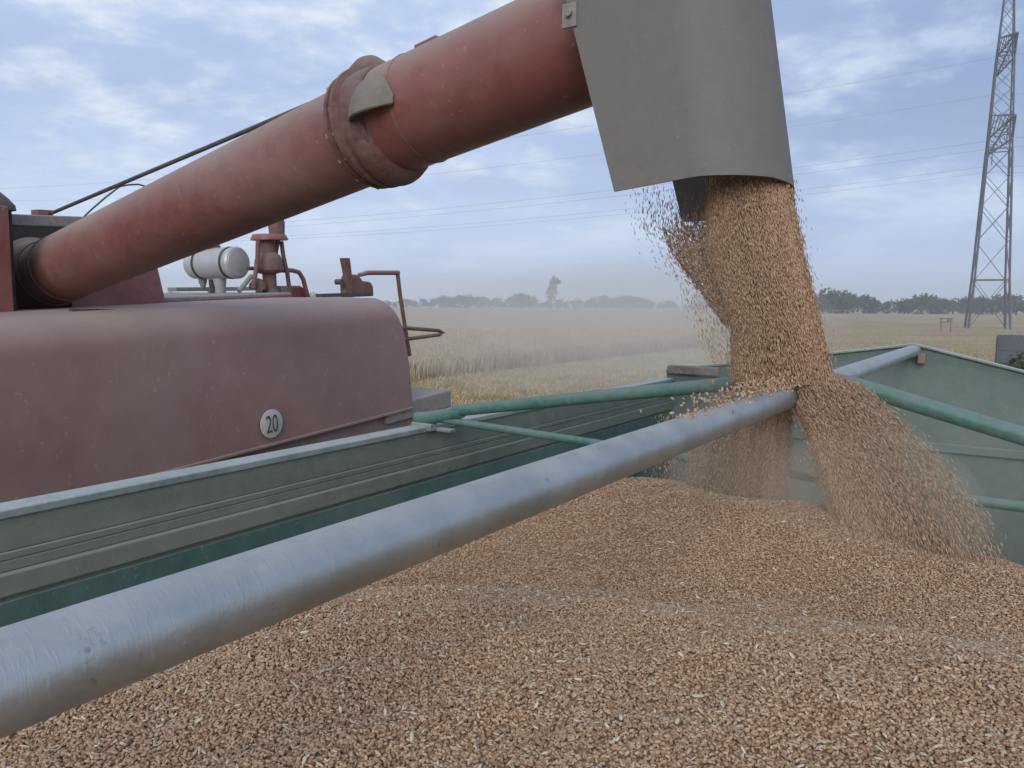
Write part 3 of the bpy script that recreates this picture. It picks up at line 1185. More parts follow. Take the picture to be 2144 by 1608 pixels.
# bell-shaped cover on top
mb = MB()
rows = []
for i in range(13):
    f = i / 12
    hgt = 0.092 * (math.sin(math.pi * min(1.0, f ** 0.62)) ** 0.8) * (1.0 if f < 0.55 else 0.55 + 0.45 * (1 - f) / 0.45)
    row = []
    for j in range(11):
        a = math.pi * j / 10
        c = ax_f + ad2 * (-0.115 + 0.215 * f)
        row.append(c + (ns * math.cos(a) * (0.055 * (1 - 0.5 * f)) - ns * 0.03) + nz * (AR - 0.02 + (hgt + 0.02) * math.sin(a)))
    rows.append(row)
mb.grid(rows)
mb.build('hinge_cover', 'reddark', fl, smooth=50)
# small block on the tube
p = ax_f + ad2 * 0.225 + nz * (AR + 0.017) - ns * 0.02
MB().box(p, ad2 * 0.042, ns * 0.02, nz * 0.02).build('stop_block', 'red', tube2, bevel=0.003)
MB().lathe(p + ad2 * 0.042 - nz * 0.006, ad2, [(0, 0.006), (0.014, 0.006)], 8).build('stop_pin', 'dark', tube2)
# weld seam ring on the upper length
MB().lathe(ax_f + ad2 * 0.185, ad2, [(0, AR + 0.002), (0.004, AR + 0.006), (0.008, AR + 0.002)], 48).build('seam_band', 'reddark', tube2)

# tension rod and cable above the tube
rod_a = at_c(104, 448, swo(ax_e)[1] + 0.02)
rod_b = ax_f + nz * (AR + 0.03) - ns * 0.055 - ad1 * 0.02
MB().tube([rod_a, rod_b], 0.0085, 10).build('tension_rod', 'dark', combine)
o_e = swo(ax_e)[1]
cab = [at_c(166, 464, o_e), at_c(190, 440, o_e + 0.02), at_c(220, 414, o_e + 0.05), at_c(250, 391, o_e + 0.08), at_c(268, 387, o_e + 0.1),
       at_c(290, 386, o_e + 0.12), at_c(312, 392, o_e + 0.14), at_c(322, 402, o_e + 0.15)]
MB().tube(cab, 0.0045, 8).build('hydraulic_hose', 'dark', combine)


# rubber hood at the outlet: a U-shaped skirt open towards the combine
def hood_ring(z_rel, n=26):
    f = (0.66 - z_rel) / 0.41                        # 0 at upper ring, 1 at lower edge
    left = -0.905 + 0.122 * f
    front = -0.515 + 0.066 * f
    tmid, bt = 1.785, 0.180
    vc = front - 0.155
    pts_ = [(1.785 - bt, left), (1.785 - bt, (left * 2 + vc) / 3), (1.785 - bt, (left + 2 * vc) / 3)]
    for k in range(n + 1):
        a = -math.pi / 2 + math.pi * k / n
        pts_.append((tmid + bt * math.sin(a), vc + 0.155 * math.cos(a)))
    lb = left + 0.02
    pts_ += [(1.785 + bt, (lb + 2 * vc) / 3), (1.785 + bt, (lb * 2 + vc) / 3), (1.785 + bt, lb)]
    return pts_


rows = []
for k in range(13):
    z = 0.95 - (0.95 - 0.252) * k / 12
    row = []
    for (t, v) in hood_ring(z):
        back = max(0.0, (t - 1.70) / 0.265)
        low = 0.018 * (1 - back) * min(1, max(0, (v + 0.783) / 0.19)) - 0.063 * max(0, back - 0.45)
        zz_ = z + low * (k / 12) ** 1.5
        row.append(W(t, v, zz_))
    rows.append(row)
hood = MB().grid(rows).build('spout_hood', 'rubber', combine, smooth=60, solid=0.006)
hood['label'] = 'grey rubber hood at the auger outlet'
cap = [W(t, v, 0.95) for (t, v) in hood_ring(0.95)]
MB().prism(cap, UZ * 0.006).build('hood_top', 'rubber', hood)
MB().lathe(at_t(1196, 30, 1.603), -TV, [(0, 0.014), (0.006, 0.014), (0.008, 0.008), (0.016, 0.008)], 10).build('hood_bolt', 'dustgrey', hood)
MB().box(at_t(1193, 32, 1.600), RV * 0.018, TV * 0.003, UZ * 0.026).build('bolt_plate', 'dustgrey', hood)
# metal outlet inside the hood
MB().tube([ax_g + ad2 * 0.05, ax_g + ad2 * 0.10 - UZ * 0.02, ax_g + ad2 * 0.15 - UZ * 0.08, ax_g + ad2 * 0.17 - UZ * 0.16], [AR * 0.9, AR * 0.88, AR * 0.7, AR * 0.6], 28, False).build('outlet_elbow', 'brown', hood)

# grain tank round the foot of the auger
oe = o_e
tank_off = oe + 0.16
mb = MB()
poly = [at_c(x, y, tank_off - 0.05) for x, y in ((150, 470), (190, 456), (262, 505), (331, 562), (348, 636), (340, 662), (150, 668))]
mb.prism(poly, -RC * 0.05).build('tank_side', 'red', combine, bevel=0.004)
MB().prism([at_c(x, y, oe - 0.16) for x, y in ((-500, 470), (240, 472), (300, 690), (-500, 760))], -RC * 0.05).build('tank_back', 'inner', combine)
s0_, _, w0_ = swo(at_c(18, 461, tank_off))
s1_, _, _ = swo(at_c(215, 466, tank_off))
w0b = swo(at_c(100, 463, tank_off))[2]
beam = MB().bar(at_c(8, 461, tank_off), at_c(232, 468, tank_off), 0.10, 0.052, UC).build('tank_beam', 'dustgrey', combine, bevel=0.006)
MB().box(at_c(88, 447, tank_off), TC * 0.035, RC * 0.03, UC * 0.016).build('rod_anchor', 'red', beam, bevel=0.003)
MB().lathe(at_c(101, 449, tank_off + 0.01), RC, [(-0.02, 0.012), (0.02, 0.012)], 10).build('anchor_pin', 'dark', beam)
post = MB().prism([at_c(x, y, tank_off + 0.22) for x, y in ((-420, 380), (18, 432), (32, 672), (-420, 690))], -RC * 0.06).build('tank_post', 'red', combine, bevel=0.006)
MB().prism([at_c(x, y, tank_off + 0.158) for x, y in ((19, 434), (24, 434), (36, 672), (31, 672))], -RC * 0.45).build('post_flange', 'inner', post)
MB().lathe(at_c(-22, 440, tank_off + 0.1), UC, [(0, 0.10), (0.02, 0.098), (0.05, 0.075), (0.08, 0.045), (0.09, 0.03)], 18).build('tank_cap', 'dark', combine)
MB().bar(at_c(148, 651, -0.35), at_c(252, 652, -0.35), 0.03, 0.02, UC).build('latch_bar', 'dark', combine)
cbox('tank_floor', 'dustgrey', -2.0, swo(at_c(345, 650, tank_off))[0], oe - 0.3, -0.94, wtop - 0.30, wtop - 0.01)

# engine deck and what stands on it
dk = -1.0
sd0, _, wd0 = swo(at_c(330, 655, dk))
sd1, _, _ = swo(at_c(650, 636, dk))
wd_low = swo(at_c(560, 640, dk))[2]
wd_top = swo(at_c(560, 614, dk))[2]
deck = cbox('engine_deck', 'dustgrey', sd0 - 0.5, swo(at_c(612, 636, dk))[0], dk - 1.3, dk, wd_low - 0.3, wd_top, bevel=0.01)
MB().bar(at_c(332, 643, dk + 0.006), at_c(612, 625, dk + 0.006), 0.012, 0.055, UC).build('deck_edge', 'red', deck)
MB().bar(at_c(360, 606, dk - 1.1), at_c(600, 604, dk - 1.1), 0.1, 0.03, UC).build('deck_rail', 'dustgrey', deck)

ad = -1.35
capc = at_c(499, 550, ad)
zr = (CROT.transposed() @ (capc - CAM)).z * -1
drr = 33.5 / FPX * zr
# the drum lies across the machine
lo = 0.5
best = None
for L_ in np.linspace(0.2, 1.6, 60):
    q = CROT.transposed() @ (capc - RC * L_ - CAM)
    xx = 1072 + FPX * q.x / -q.z
    if best is None or abs(xx - 404) < best[0]:
        best = (abs(xx - 404), L_)
DL = best[1]
print('drum', drr, DL)
drum = MB().lathe(capc, -RC, [(0, drr * 0.92), (0.012, drr), (0.035, drr), (0.04, drr * 0.95), (0.075, drr * 0.95), (0.08, drr * 0.985), (DL - 0.14, drr * 0.985), (DL - 0.135, drr * 0.95),
                              (DL - 0.11, drr * 0.95), (DL - 0.105, drr * 0.985), (DL - 0.03, drr * 0.96), (DL, drr * 0.72)], 36).build('air_cleaner', 'alu', combine, smooth=30)
MB().lathe(capc + RC * 0.001, RC, [(0, drr * 0.86), (0.006, drr * 0.84), (0.010, drr * 0.5), (0.011, drr * 0.1)], 32).build('drum_cap', 'alu', drum)
for f in (0.065, DL - 0.12):
    MB().lathe(capc - RC * f, RC, [(-0.008, drr * 1.0), (-0.008, drr * 1.015), (0.008, drr * 1.015), (0.008, drr * 1.0)], 36).build('drum_strap', 'dark', drum)
MB().lathe(capc - RC * DL * 0.42 - UC * drr * 0.95, -UC, [(0, drr * 0.42), (0.05, drr * 0.36), (0.06, drr * 0.33), (0.24, drr * 0.33)], 18).build('drum_pedestal', 'alu', drum)
MB().lathe(capc - RC * DL * 0.80 - UC * drr * 0.8, -UC, [(0, drr * 0.26), (0.04, drr * 0.26), (0.07, drr * 0.16), (0.08, drr * 0.16)], 14).build('dust_valve', 'dustgrey', drum)
p0 = capc - RC * DL * 0.60 - UC * drr
MB().tube([p0, p0 - UC * 0.06, p0 - UC * 0.12 + RC * 0.01], [0.022, 0.02, 0.012], 10).build('drum_hose', 'dark', drum)
MB().tube([capc - RC * DL * 0.80 - UC * (drr * 0.8 + 0.08), p0 - UC * 0.10], 0.008, 8).build('drain_pipe', 'dark', drum)
MB().tube([p0 - UC * 0.10, p0 - UC * 0.18 - TC * 0.09], 0.010, 8).build('drum_foot', 'dustgrey', drum)
MB().tube([p0 - UC * 0.10, p0 - UC * 0.18 + TC * 0.08], 0.010, 8).build('drum_foot', 'dustgrey', drum)
MB().lathe(capc - RC * DL * 0.52 + UC * drr * 0.9, UC, [(0, 0.05), (0.02, 0.05), (0.035, 0.035), (0.04, 0.02)], 14).build('drum_lid', 'dark', drum)

# exhaust and intake group in its tube frame
ed = -1.2


def pe(x, y, o=ed):
    return at_c(x, y, o)


def pxm(x, y, o=ed):
    q = CROT.transposed() @ (at_c(x, y, o) - CAM)
    return -q.z / FPX                                # metres per photo pixel there


k = pxm(568, 550)
stack = MB().lathe(pe(566, 612), UC, [(0, 18 * k), (8 * k, 14 * k), (38 * k, 14 * k), (41 * k, 26 * k), (46 * k, 30 * k), (66 * k, 28 * k), (76 * k, 24 * k), (82 * k, 16 * k), (108 * k, 15 * k)], 24).build('intake_stack', 'reddark', combine)
MB().lathe(pe(564, 503), UC, [(0, 38 * k), (3 * k, 38 * k), (12 * k, 33 * k), (13 * k, 10 * k)], 26).build('stack_plate', 'red', stack)
MB().lathe(pe(580, 493), UC, [(0, 8 * k), (3 * k, 16 * k), (26 * k, 17.5 * k), (36 * k, 15 * k), (40 * k, 8 * k)], 20).build('stack_bowl', 'reddark', stack)
MB().tube([pe(582, 500), pe(577, 530)], 5 * k, 10).build('stack_pipe', 'dustgrey', stack)
MB().tube([pe(540, 505, ed + 0.05), pe(539, 545, ed + 0.05), pe(530, 605, ed + 0.05)], 4.5 * k, 10).build('stack_frame', 'reddark', combine)
MB().tube([pe(589, 505, ed + 0.05), pe(593, 535, ed + 0.05), pe(602, 575, ed + 0.05), pe(607, 615, ed + 0.05)], 4.5 * k, 10).build('stack_frame', 'reddark', combine)
MB().tube([pe(590, 566, ed + 0.03), pe(612, 566, ed + 0.03), pe(626, 570, ed + 0.03), pe(635, 585, ed + 0.03), pe(640, 605, ed + 0.03), pe(648, 632, ed + 0.03)], 5 * k, 12).build('guard_hoop', 'red', combine)
MB().tube([pe(500, 610, ed), pe(527, 577, ed)], 5 * k, 8).build('deck_strut', 'dustgrey', combine)
MB().tube([pe(518, 562, ed), pe(540, 562, ed)], 4 * k, 8).build('deck_strut', 'dark', combine)
MB().lathe(pe(540, 606), UC, [(0, 18 * k), (10 * k, 17 * k), (20 * k, 10 * k), (23 * k, 3 * k)], 16).build('engine_dome', 'reddark', combine)
mb = MB()
mb.prism([pe(606, 640), pe(607, 604), pe(614, 598), pe(630, 598), pe(640, 604), pe(652, 640)], -RC * 0.35)
mb.build('engine_cowl', 'red', combine, bevel=0.012)
MB().box(pe(592, 607, ed - 0.02), TC * 10 * k, RC * 8 * k, UC * 8 * k).build('filler_block', 'dustgrey', combine, bevel=0.004)

# lever stand, rails and hoop at the rear
ld = -1.0
k = pxm(750, 590, ld)
lev = MB().prism([pe(719, 540, ld), pe(733, 540, ld), pe(737, 572, ld), pe(742, 618, ld), pe(722, 622, ld), pe(726, 575, ld)], -RC * 0.04).build('lever_post', 'reddark', combine, bevel=0.004)
MB().prism([pe(736, 588, ld - 0.01), pe(742, 574, ld - 0.01), pe(752, 576, ld - 0.01), pe(760, 588, ld - 0.01), pe(776, 590, ld - 0.01), pe(782, 600, ld - 0.01), pe(783, 620, ld - 0.01), pe(738, 622, ld - 0.01)], -RC * 0.12).build('gear_housing', 'reddark', combine, bevel=0.01)
MB().lathe(pe(717, 590, ld + 0.02), -RC, [(0, 6 * k), (0.06, 6 * k)], 10).build('lever_knob', 'dark', lev)
MB().bar(pe(668, 619, ld), pe(770, 615, ld), 0.06, 7 * k, UC).build('deck_rail', 'dark', combine)
rl = -0.45
k2 = pxm(838, 600, rl)
MB().tube([pe(752, 576, rl), pe(770, 571, rl), pe(834, 571, rl)], [4 * k2, 5 * k2, 5 * k2], 10).build('hand_rail', 'red', combine)
MB().tube([pe(832, 569, rl), pe(838, 620, rl), pe(849, 690, rl), pe(858, 745, rl)], 4.2 * k2, 10).build('hand_rail', 'reddark', combine)
MB().tube([pe(838, 686, rl), pe(880, 689, rl), pe(918, 692, rl), pe(928, 697, rl), pe(920, 701, rl), pe(880, 706, rl), pe(838, 712, rl)], 4.4 * k2, 10).build('step_hoop', 'reddark', combine)
# running gear below
for (s, rad, wd) in ((-0.6, 0.72, 0.5), (3.0, 0.45, 0.32)):
    for off in (-0.35, -2.35):
        c = CW(s, off, 0)
        wheel(Vector((c.x, c.y, rad)), RC, rad, wd, combine)
    a, b = CW(s, -0.35, 0), CW(s, -2.35, 0)
    MB().tube([Vector((a.x, a.y, rad)), Vector((b.x, b.y, rad))], 0.09, 10).build('axle', 'dark', combine)
    m_ = CW(s, -1.35, 0)
    MB().box(Vector((m_.x, m_.y, 1.1)), TC * 0.25, RC * 0.7, UZ * 0.75).build('axle_frame', 'reddark', combine)

# ------------------------------------------------------------------ lattice pylon and its lines
PB = at_depth(2066, 690, 117.0)
PB.z = 0.0
sight = Vector((PB.x, PB.y, 0)).normalized()
yawp = math.atan2(sight.x, sight.y) - R(6.0)
A_ = Vector((math.sin(yawp), math.cos(yawp), 0))        # arms point along this
B_ = Vector((A_.y, -A_.x, 0))
pyl = thing('lattice_pylon', 'tall grey steel lattice pylon standing in the field', 'pylon', frame(PB, B_, A_, UZ))
PH = 53.0


def half(z):
    zs = [(0, 2.65), (7, 2.2), (26, 1.5), (39, 1.05), (PH, 0.28)]
    for (a, x), (b, y) in zip(zs, zs[1:]):
        if z <= b:
            return x + (y - x) * (z - a) / (b - a)
    return 0.28


def corner(z, i, j):
    hw = half(z)
    return PB + B_ * hw * i + A_ * hw * j + UZ * z


zl = [0, 7.2, 13, 18, 22.3, 26.0, 29.3, 32.2, 34.8, 37.2, 39.6, 42, 44.2, 46.2, 48.2, 50.4, PH]
for i in (-1, 1):
    for j in (-1, 1):
        mb = MB()
        for a, b in zip((0, 7, 26, 39), (7, 26, 39, PH)):
            mb.bar(corner(a, i, j), corner(b, i, j), 0.24 - a * 0.0028, 0.24 - a * 0.0028)
        mb.build('leg', 'pylon', pyl, smooth=0)
faces_ = [((-1, -1), (1, -1)), ((1, -1), (1, 1)), ((1, 1), (-1, 1)), ((-1, 1), (-1, -1))]
for n_f, (c0, c1) in enumerate(faces_):
    for q, (a, b) in enumerate(zip(zl, zl[1:])):
        w_ = 0.13 if a < 30 else 0.10
        MB().bar(corner(a if q else 0.2, *c0), corner(b, *c1), w_, w_ * 0.6).build('brace', 'pylon', pyl, smooth=0)
        if q != 1:
            MB().bar(corner(b, *c0), corner(a if q else 0.2, *c1), w_ * 0.75, w_ * 0.5).build('brace', 'pylon', pyl, smooth=0)
    for z in (7.2, 26.0, 39.6):
        MB().bar(corner(z, *c0), corner(z, *c1), 0.16, 0.14).build('brace', 'pylon', pyl, smooth=0)
attach = []
for (z, L_, hh) in ((39.0, 11.0, 2.6), (27.6, 14.5, 3.2)):
    for sgn in (-1, 1):
        mb = MB()
        tip = PB + A_ * L_ * sgn + UZ * (z + 0.2)
        n_s = 6
        for i in (-1, 1):
            lo_ = corner(z, i, sgn)
            up_ = corner(z + hh, i, sgn)
            mb.bar(lo_, tip + B_ * 0.12 * i, 0.17, 0.17)
            mb.bar(up_, tip + B_ * 0.12 * i, 0.17, 0.17)
            for q in range(n_s):
                f0, f1 = q / n_s, (q + 1) / n_s
                t2 = tip + B_ * 0.12 * i
                mb.bar(lo_.lerp(t2, f0), up_.lerp(t2, f1 * 0.98), 0.09, 0.09)
        for q in range(n_s):
            f0, f1 = q / n_s, (q + 1) / n_s
            l0, r0 = corner(z, -1, sgn), corner(z, 1, sgn)
            mb.bar(l0.lerp(tip, f0), r0.lerp(tip, f1), 0.09, 0.06)
            u0, u1 = corner(z + hh, -1, sgn), corner(z + hh, 1, sgn)
            mb.bar(u0.lerp(tip, f0), u1.lerp(tip, f1), 0.08, 0.06)
        mb.build('cross_arm', 'pylon', pyl, smooth=0)
        spots = [1.0] if z > 30 else [1.0, 0.56]
        for f in spots:
            at = PB + A_ * L_ * sgn * f + UZ * z
            prof = [(0, 0.03)]
            for q in range(9):
                prof += [(0.15 + q * 0.26, 0.05), (0.20 + q * 0.26, 0.16), (0.26 + q * 0.26, 0.05)]
            MB().lathe(at, -UZ, prof, 8).build('insulator', 'pylon', pyl, smooth=0)
            attach.append(at - UZ * 2.55)
attach.append(PB + UZ * (PH - 0.1))
for at in attach:
    top = at.z > PH - 2
    for dirn, span, sag in ((-1, 310.0, 6.5), (1, 260.0, 5.0)):
        for dd in ((0.0,) if top else (-0.2, 0.2)):
            pts_ = []
            for q in range(41):
                f = (q / 40)
                p = at + B_ * dirn * span * f + A_ * dd
                p = p - UZ * (4 * sag * (0.6 if top else 1) * f * (1 - f))
                pts_.append(p)
            o = MB().tube(pts_, 0.010, 5).build('power_line', 'wire', None)
            way = 'running over the field towards the combine' if dirn < 0 else 'leaving the pylon away from the combine'
            which = 'single earth wire from the pylon tip' if top else ('power line from the upper pylon arm' if at.z > 33 else 'power line from the lower pylon arm')
            tag(o, 'thin ' + which + ', ' + way, 'cable', 'power lines on the pylon')


# ------------------------------------------------------------------ trees
def leaf_mesh(name, rx, rz, zc, n_cl, n_leaf, size, mat, lobes):
    """foliage as many small leaf-sprays gathered in uneven clumps"""
    V, F = [], []
    for _ in range(n_cl):
        lo_ = random.choice(lobes)
        while True:
            q = np.array([random.uniform(-1, 1) for _ in range(3)])
            if q @ q < 1 and (q @ q) ** 0.5 > random.random() * 0.85:
                break
        c = np.array(lo_[:3]) + q * np.array([lo_[3], lo_[3], lo_[4]])
        cr = random.uniform(0.5, 1.15) * size * 2.0
        for _ in range(n_leaf):
            p = c + np.array([random.gauss(0, cr * 0.42) for _ in range(3)])
            a = np.array([random.gauss(0, 1) for _ in range(3)])
            a /= np.linalg.norm(a)
            b = np.cross(a, [random.gauss(0, 1) for _ in range(3)])
            b /= np.linalg.norm(b)
            s = size * random.uniform(0.5, 1.2)
            k = len(V)
            V += [p - a * s, p + b * s * 0.55, p + a * s, p - b * s * 0.55]
            F.append((k, k + 1, k + 2, k + 3))
    me = bpy.data.meshes.new(name)
    me.from_pydata([tuple(x) for x in V], [], F)
    me.materials.append(M[mat])
    return me


def make_tree(name, label, group, h, lobes, mat, n_cl, n_leaf, size, trunk_r):
    root = thing(name, label, 'tree', Matrix.Identity(4), group)
    mb = MB()
    zt = h * 0.62
    mb.tube([(0, 0, -0.1), (0.05, 0, zt * 0.4), (0.1, 0.1, zt * 0.75), (0.05, 0.15, zt)], [trunk_r, trunk_r * 0.8, trunk_r * 0.55, trunk_r * 0.2], 8)
    for i in range(6):
        a = i * 2.3
        z0 = h * (0.22 + 0.07 * i)
        lo_ = lobes[i % len(lobes)]
        mb.tube([(0.05, 0.05, z0), (lo_[0] * 0.5 + math.cos(a) * 0.6, lo_[1] * 0.5 + math.sin(a) * 0.6, z0 + h * 0.10), (lo_[0], lo_[1], max(lo_[2], z0 + h * 0.16))],
                [trunk_r * 0.45, trunk_r * 0.3, trunk_r * 0.1], 6)
    mb.build('trunk', 'bark', root)
    cr = bpy.data.objects.new('crown', leaf_mesh('crown', 0, 0, 0, n_cl, n_leaf, size, mat, lobes))
    col.objects.link(cr)
    cr.parent = root
    return root


def lobes_round(h, w, n):
    L_ = []
    for i in range(n):
        a = random.uniform(0, 6.28)
        r_ = random.uniform(0.1, 0.55) * w
        L_.append((math.cos(a) * r_, math.sin(a) * r_, h * random.uniform(0.20, 0.76), w * random.uniform(0.38, 0.6), h * random.uniform(0.17, 0.25)))
    return L_


GR, GL = 'trees along the field edge by the pylon', 'hazy trees on the far field edge'
LR = 'middling broad dark tree in the row behind the lattice pylon'
LL = 'small pale hazy tree in the far row behind the dusty field'
protos = []
for i in range(4):
    h, w = (10.5, 5.2) if i < 2 else (8.0, 5.6)
    protos.append((make_tree('broadleaf_tree', LR, GR, h, lobes_round(h, w, 9), ('leaf1', 'leaf2')[i % 2], 190, 9, 0.42, 0.32), h))
used = set()


def place_tree(px, base_z, dist, height, label, group, ki=None, sx=1.0):
    ki = random.randrange(len(protos)) if ki is None else ki
    root, h = protos[ki]
    o = root if ki not in used else copy_tree(root)
    used.add(ki)
    p = at_depth(px, 645, dist)
    o.location = (p.x, p.y, 0)
    s = height / h
    o.scale = (s * sx, s * sx, s)
    o.rotation_euler = (0, 0, random.uniform(0, 6.28))
    o['label'], o['group'], o['category'] = label, group, 'tree'
    return o


# right-hand row, about 380 m off: heights read off the skyline
for px, hpx in ((1702, 34), (1722, 40), (1742, 52), (1764, 46), (1790, 40), (1812, 40), (1834, 34), (1856, 30), (1880, 30), (1904, 33), (1928, 42), (1948, 38),
                (1972, 32), (1996, 32), (2018, 40), (2036, 46), (2058, 38), (2082, 36), (2104, 40), (2128, 42), (2150, 40), (2172, 40), (2200, 36), (2240, 38),
                (1690, 36), (1752, 38), (1822, 30), (1892, 26), (1962, 28), (2048, 34), (2116, 36)):
    lab = ('tall broad dark tree standing above the row behind the lattice pylon' if hpx >= 45 else
           'low dark tree filling a dip in the row behind the lattice pylon' if hpx < 33 else LR)
    place_tree(px + random.uniform(-3, 3), 0, 385 + random.uniform(-14, 26), hpx / FPX * 385 + 0.8, lab, GR, None, random.uniform(0.9, 1.35))
# far hazy row on the left
x = 320
while x < 1700:
    hp = 22 + 6 * math.sin(x * 0.021) + random.uniform(-4, 5)
    if 1060 < x < 1120:
        hp += 12
    place_tree(x, 0, 760 + random.uniform(-30, 60), hp / FPX * 760, LL if hp < 28 else 'larger pale hazy tree bulging above the far row behind the dusty field', GL, None, random.uniform(1.0, 1.6))
    x += random.uniform(11, 19)
# one tall poplar-like tree
tall = make_tree('tall_tree', 'tall narrow tree rising above the far hazy tree row', None, 26.0,
                 [(0, 0, 6, 4.8, 5), (0.4, 0, 10, 4.6, 4.5), (0.8, 0.5, 14, 4.0, 4), (1.4, 0, 18, 3.4, 3.5), (2.0, 0.3, 21.5, 2.9, 3.2), (5.0, 0, 20.3, 1.9, 1.5), (-1.8, 0, 12, 2.6, 4)], 'leaf2', 330, 9, 0.5, 0.5)
p = at_depth(1154, 645, 640)
tall.location = (p.x, p.y, 0)
tall.rotation_euler = (0, 0, -math.atan2(p.x, p.y))
tall.scale = (1.08, 1.08, 1.09)
bushy = make_tree('round_tree', 'round bushy tree beside the tall narrow tree on the far field edge', None, 13.0,
                  lobes_round(13.0, 8.0, 8), 'leaf2', 200, 9, 0.5, 0.4)
p = at_depth(1092, 645, 640)
bushy.location = (p.x, p.y, 0)
bushy.scale = (1.25, 1.25, 1.05)

# ------------------------------------------------------------------ small things by the field
# post-and-rail frame near the pylon
pf = at_depth(1980, 690, 100)
pfm = frame(Vector((pf.x, pf.y, 0)), RV, TV, UZ)
rack = thing('post_frame', 'small weathered wooden post frame standing in the stubble beside the pylon', 'frame', pfm)
for i in (-1, 1):
    MB().bar(Vector((pf.x, pf.y, -0.1)) + RV * 0.55 * i, Vector((pf.x, pf.y, 1.75)) + RV * 0.55 * i, 0.10, 0.10).build('post', 'wood', rack)
for z in (1.68, 1.25):
    MB().bar(Vector((pf.x, pf.y, z)) - RV * 0.75 - TV * 0.06, Vector((pf.x, pf.y, z)) + RV * 0.75 - TV * 0.06, 0.05, 0.14).build('rail', 'wood', rack)
MB().box(Vector((pf.x, pf.y, 1.46)) + RV * 0.25 - TV * 0.02, RV * 0.2, TV * 0.02, UZ * 0.14).build('board', 'wood', rack)

# blue-grey farm cart and the bush in front of it at the edge of the view
ct = at_depth(2150, 700, 30)
cm = Vector((ct.x, ct.y, 0)) + RV * 0.6
cart = thing('farm_cart', 'blue grey sheet metal farm cart parked in the stubble behind a bush', 'cart', frame(cm, RV, TV, UZ))
ctop = 3.0 - (703 - 646) / FPX * 30
for k_, (z0, z1) in enumerate(((0.95, 1.40), (1.42, ctop))):
    MB().box(cm + UZ * (z0 + z1) / 2 - TV * 1.0, RV * 1.5, TV * 0.03, UZ * (z1 - z0) / 2).build('board', 'blue_box', cart, bevel=0.01)
    MB().box(cm + UZ * (z0 + z1) / 2 + TV * 1.0, RV * 1.5, TV * 0.03, UZ * (z1 - z0) / 2).build('board', 'blue_box', cart, bevel=0.01)
    for i in (-1, 1):
        MB().box(cm + UZ * (z0 + z1) / 2 + RV * 1.53 * i, RV * 0.03, TV * 0.97, UZ * (z1 - z0) / 2).build('board', 'blue_box', cart, bevel=0.01)
MB().box(cm + UZ * 0.88, RV * 1.5, TV * 1.0, UZ * 0.06).build('cart_bed', 'dark', cart)
for i in (-1.5, -0.5, 0.5, 1.5):
    MB().bar(cm + RV * i - TV * 1.06 + UZ * 0.85, cm + RV * i - TV * 1.06 + UZ * (ctop + 0.02), 0.07, 0.06).build('stake', 'blue_box', cart)
for i in (-0.9, 0.9):
    for j in (-0.8, 0.8):
        wheel(cm + RV * i + TV * j + UZ * 0.42, TV, 0.42, 0.2, cart)
    MB().bar(cm + RV * i - TV * 0.8 + UZ * 0.42, cm + RV * i + TV * 0.8 + UZ * 0.42, 0.1, 0.1).build('axle', 'dark', cart)
    MB().box(cm + RV * i + UZ * 0.64, RV * 0.08, TV * 0.5, UZ * 0.2).build('axle_stand', 'dark', cart)

bp_ = at_depth(2146, 740, 27)
bush = thing('bush', 'dark green bush growing in front of the blue grey cart', 'bush', Matrix.Translation((bp_.x, bp_.y, 0)))
bb = bpy.data.objects.new('foliage', leaf_mesh('foliage', 0, 0, 0, 120, 14, 0.085, 'leaf1', [(0, 0, 0.75, 0.55, 0.7), (0.4, 0.1, 1.0, 0.5, 0.65), (-0.25, 0, 0.45, 0.45, 0.45), (0.7, 0, 0.7, 0.5, 0.6)]))
col.objects.link(bb)
bb.parent = bush
mb = MB()
for i in range(7):
    a = i * 0.9
    mb.tube([(bp_.x, bp_.y, -0.05), (bp_.x + math.cos(a) * 0.2, bp_.y + math.sin(a) * 0.2, 0.5), (bp_.x + math.cos(a) * 0.4 + 0.15, bp_.y + math.sin(a) * 0.35, 1.05)], [0.03, 0.022, 0.01], 6)
mb.build('stem', 'bark', bush)

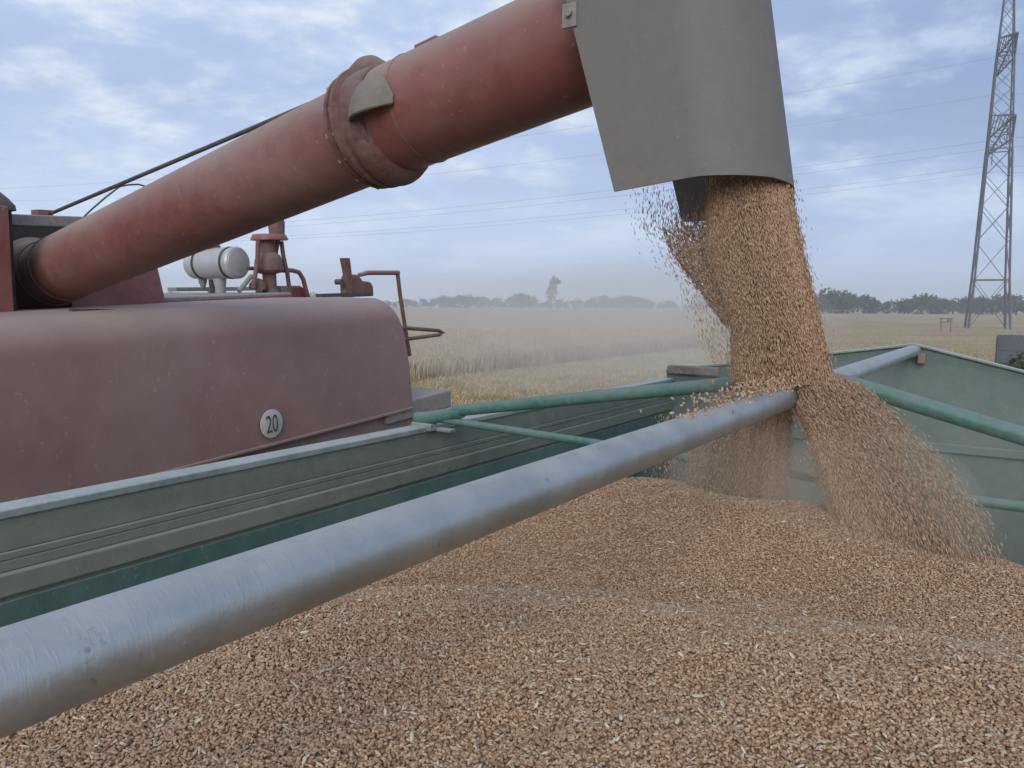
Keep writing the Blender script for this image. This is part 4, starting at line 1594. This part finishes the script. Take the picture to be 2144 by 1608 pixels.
# ------------------------------------------------------------------ air
hz = MB().box((0, 800, 28.0), Vector((1400, 0, 0)), Vector((0, 1100, 0)), Vector((0, 0, 29.0))).build('haze', 'field', None, smooth=0)
tag(hz, kind='stuff')
hm = bpy.data.materials.new('haze_air')
hm.use_nodes = True
ht = hm.node_tree
ht.nodes.clear()
pv = nd(ht, 'ShaderNodeVolumePrincipled')
pv.inputs['Color'].default_value = (0.92, 0.94, 0.97, 1)
pv.inputs['Density'].default_value = 0.0008
pv.inputs['Anisotropy'].default_value = 0.2
ho = nd(ht, 'ShaderNodeOutputMaterial')
lk(ht, pv.outputs[0], ho.inputs['Volume'])
hz.data.materials.clear()
hz.data.materials.append(hm)

# dust drifting off the unloading: a few thin overlapping puffs of air


def dust_mat(name, density, tint=(0.90, 0.86, 0.80, 1)):
    m = bpy.data.materials.new(name)
    m.use_nodes = True
    dt = m.node_tree
    dt.nodes.clear()
    dv = nd(dt, 'ShaderNodeVolumePrincipled')
    dv.inputs['Color'].default_value = tint
    dv.inputs['Density'].default_value = density
    do = nd(dt, 'ShaderNodeOutputMaterial')
    lk(dt, dv.outputs[0], do.inputs['Volume'])
    return m


def puff(c, rx, ry, rz, mat, label):
    mb = MB()
    n1, n2 = 24, 14
    mb.lathe((0, 0, 0), UZ, [(-math.cos(math.pi * i / n2), math.sin(math.pi * i / n2)) for i in range(n2 + 1)], n1)
    mb.v = [Vector((c.x + p.x * rx, c.y + p.y * ry, c.z + p.z * rz)) for p in mb.v]
    o = mb.build('dust_cloud', 'field', None)
    o.data.materials.clear()
    o.data.materials.append(mat)
    tag(o, label, 'dust', 'drifting dust', kind='stuff')


far_dust, near_dust = dust_mat('dust_air', 0.055), dust_mat('grain_dust', 0.85, (0.90, 0.78, 0.62, 1))
for (px, py, dist, rx, ry, rz) in ((1250, 690, 11.0, 3.4, 3.0, 1.0), (1330, 670, 10.0, 2.2, 2.2, 0.75), (1180, 700, 13.0, 3.2, 3.0, 0.9), (1400, 640, 8.5, 1.3, 1.6, 0.8)):
    puff(at_depth(px, py, dist), rx, ry, rz, far_dust, 'thin pale dust drifting over the field beside the grain stream')
puff(at_t(1560, 620, 1.76), 0.13, 0.13, 0.30, dust_mat('stream_dust', 0.8, (0.90, 0.78, 0.62, 1)), 'faint dust hanging round the falling grain stream')
puff(at_t(1620, 1010, 1.70), 0.24, 0.22, 0.12, near_dust, 'faint dust hanging where the grain lands on the heap')
puff(at_t(1820, 1070, 1.58), 0.20, 0.20, 0.16, near_dust, 'faint dust hanging round the splashing grain fan')
puff(at_t(1850, 980, 1.9), 0.55, 0.5, 0.24, dust_mat('veil_dust', 0.22, (0.90, 0.82, 0.70, 1)), 'wide thin dust veil in front of the trailer gable wall')
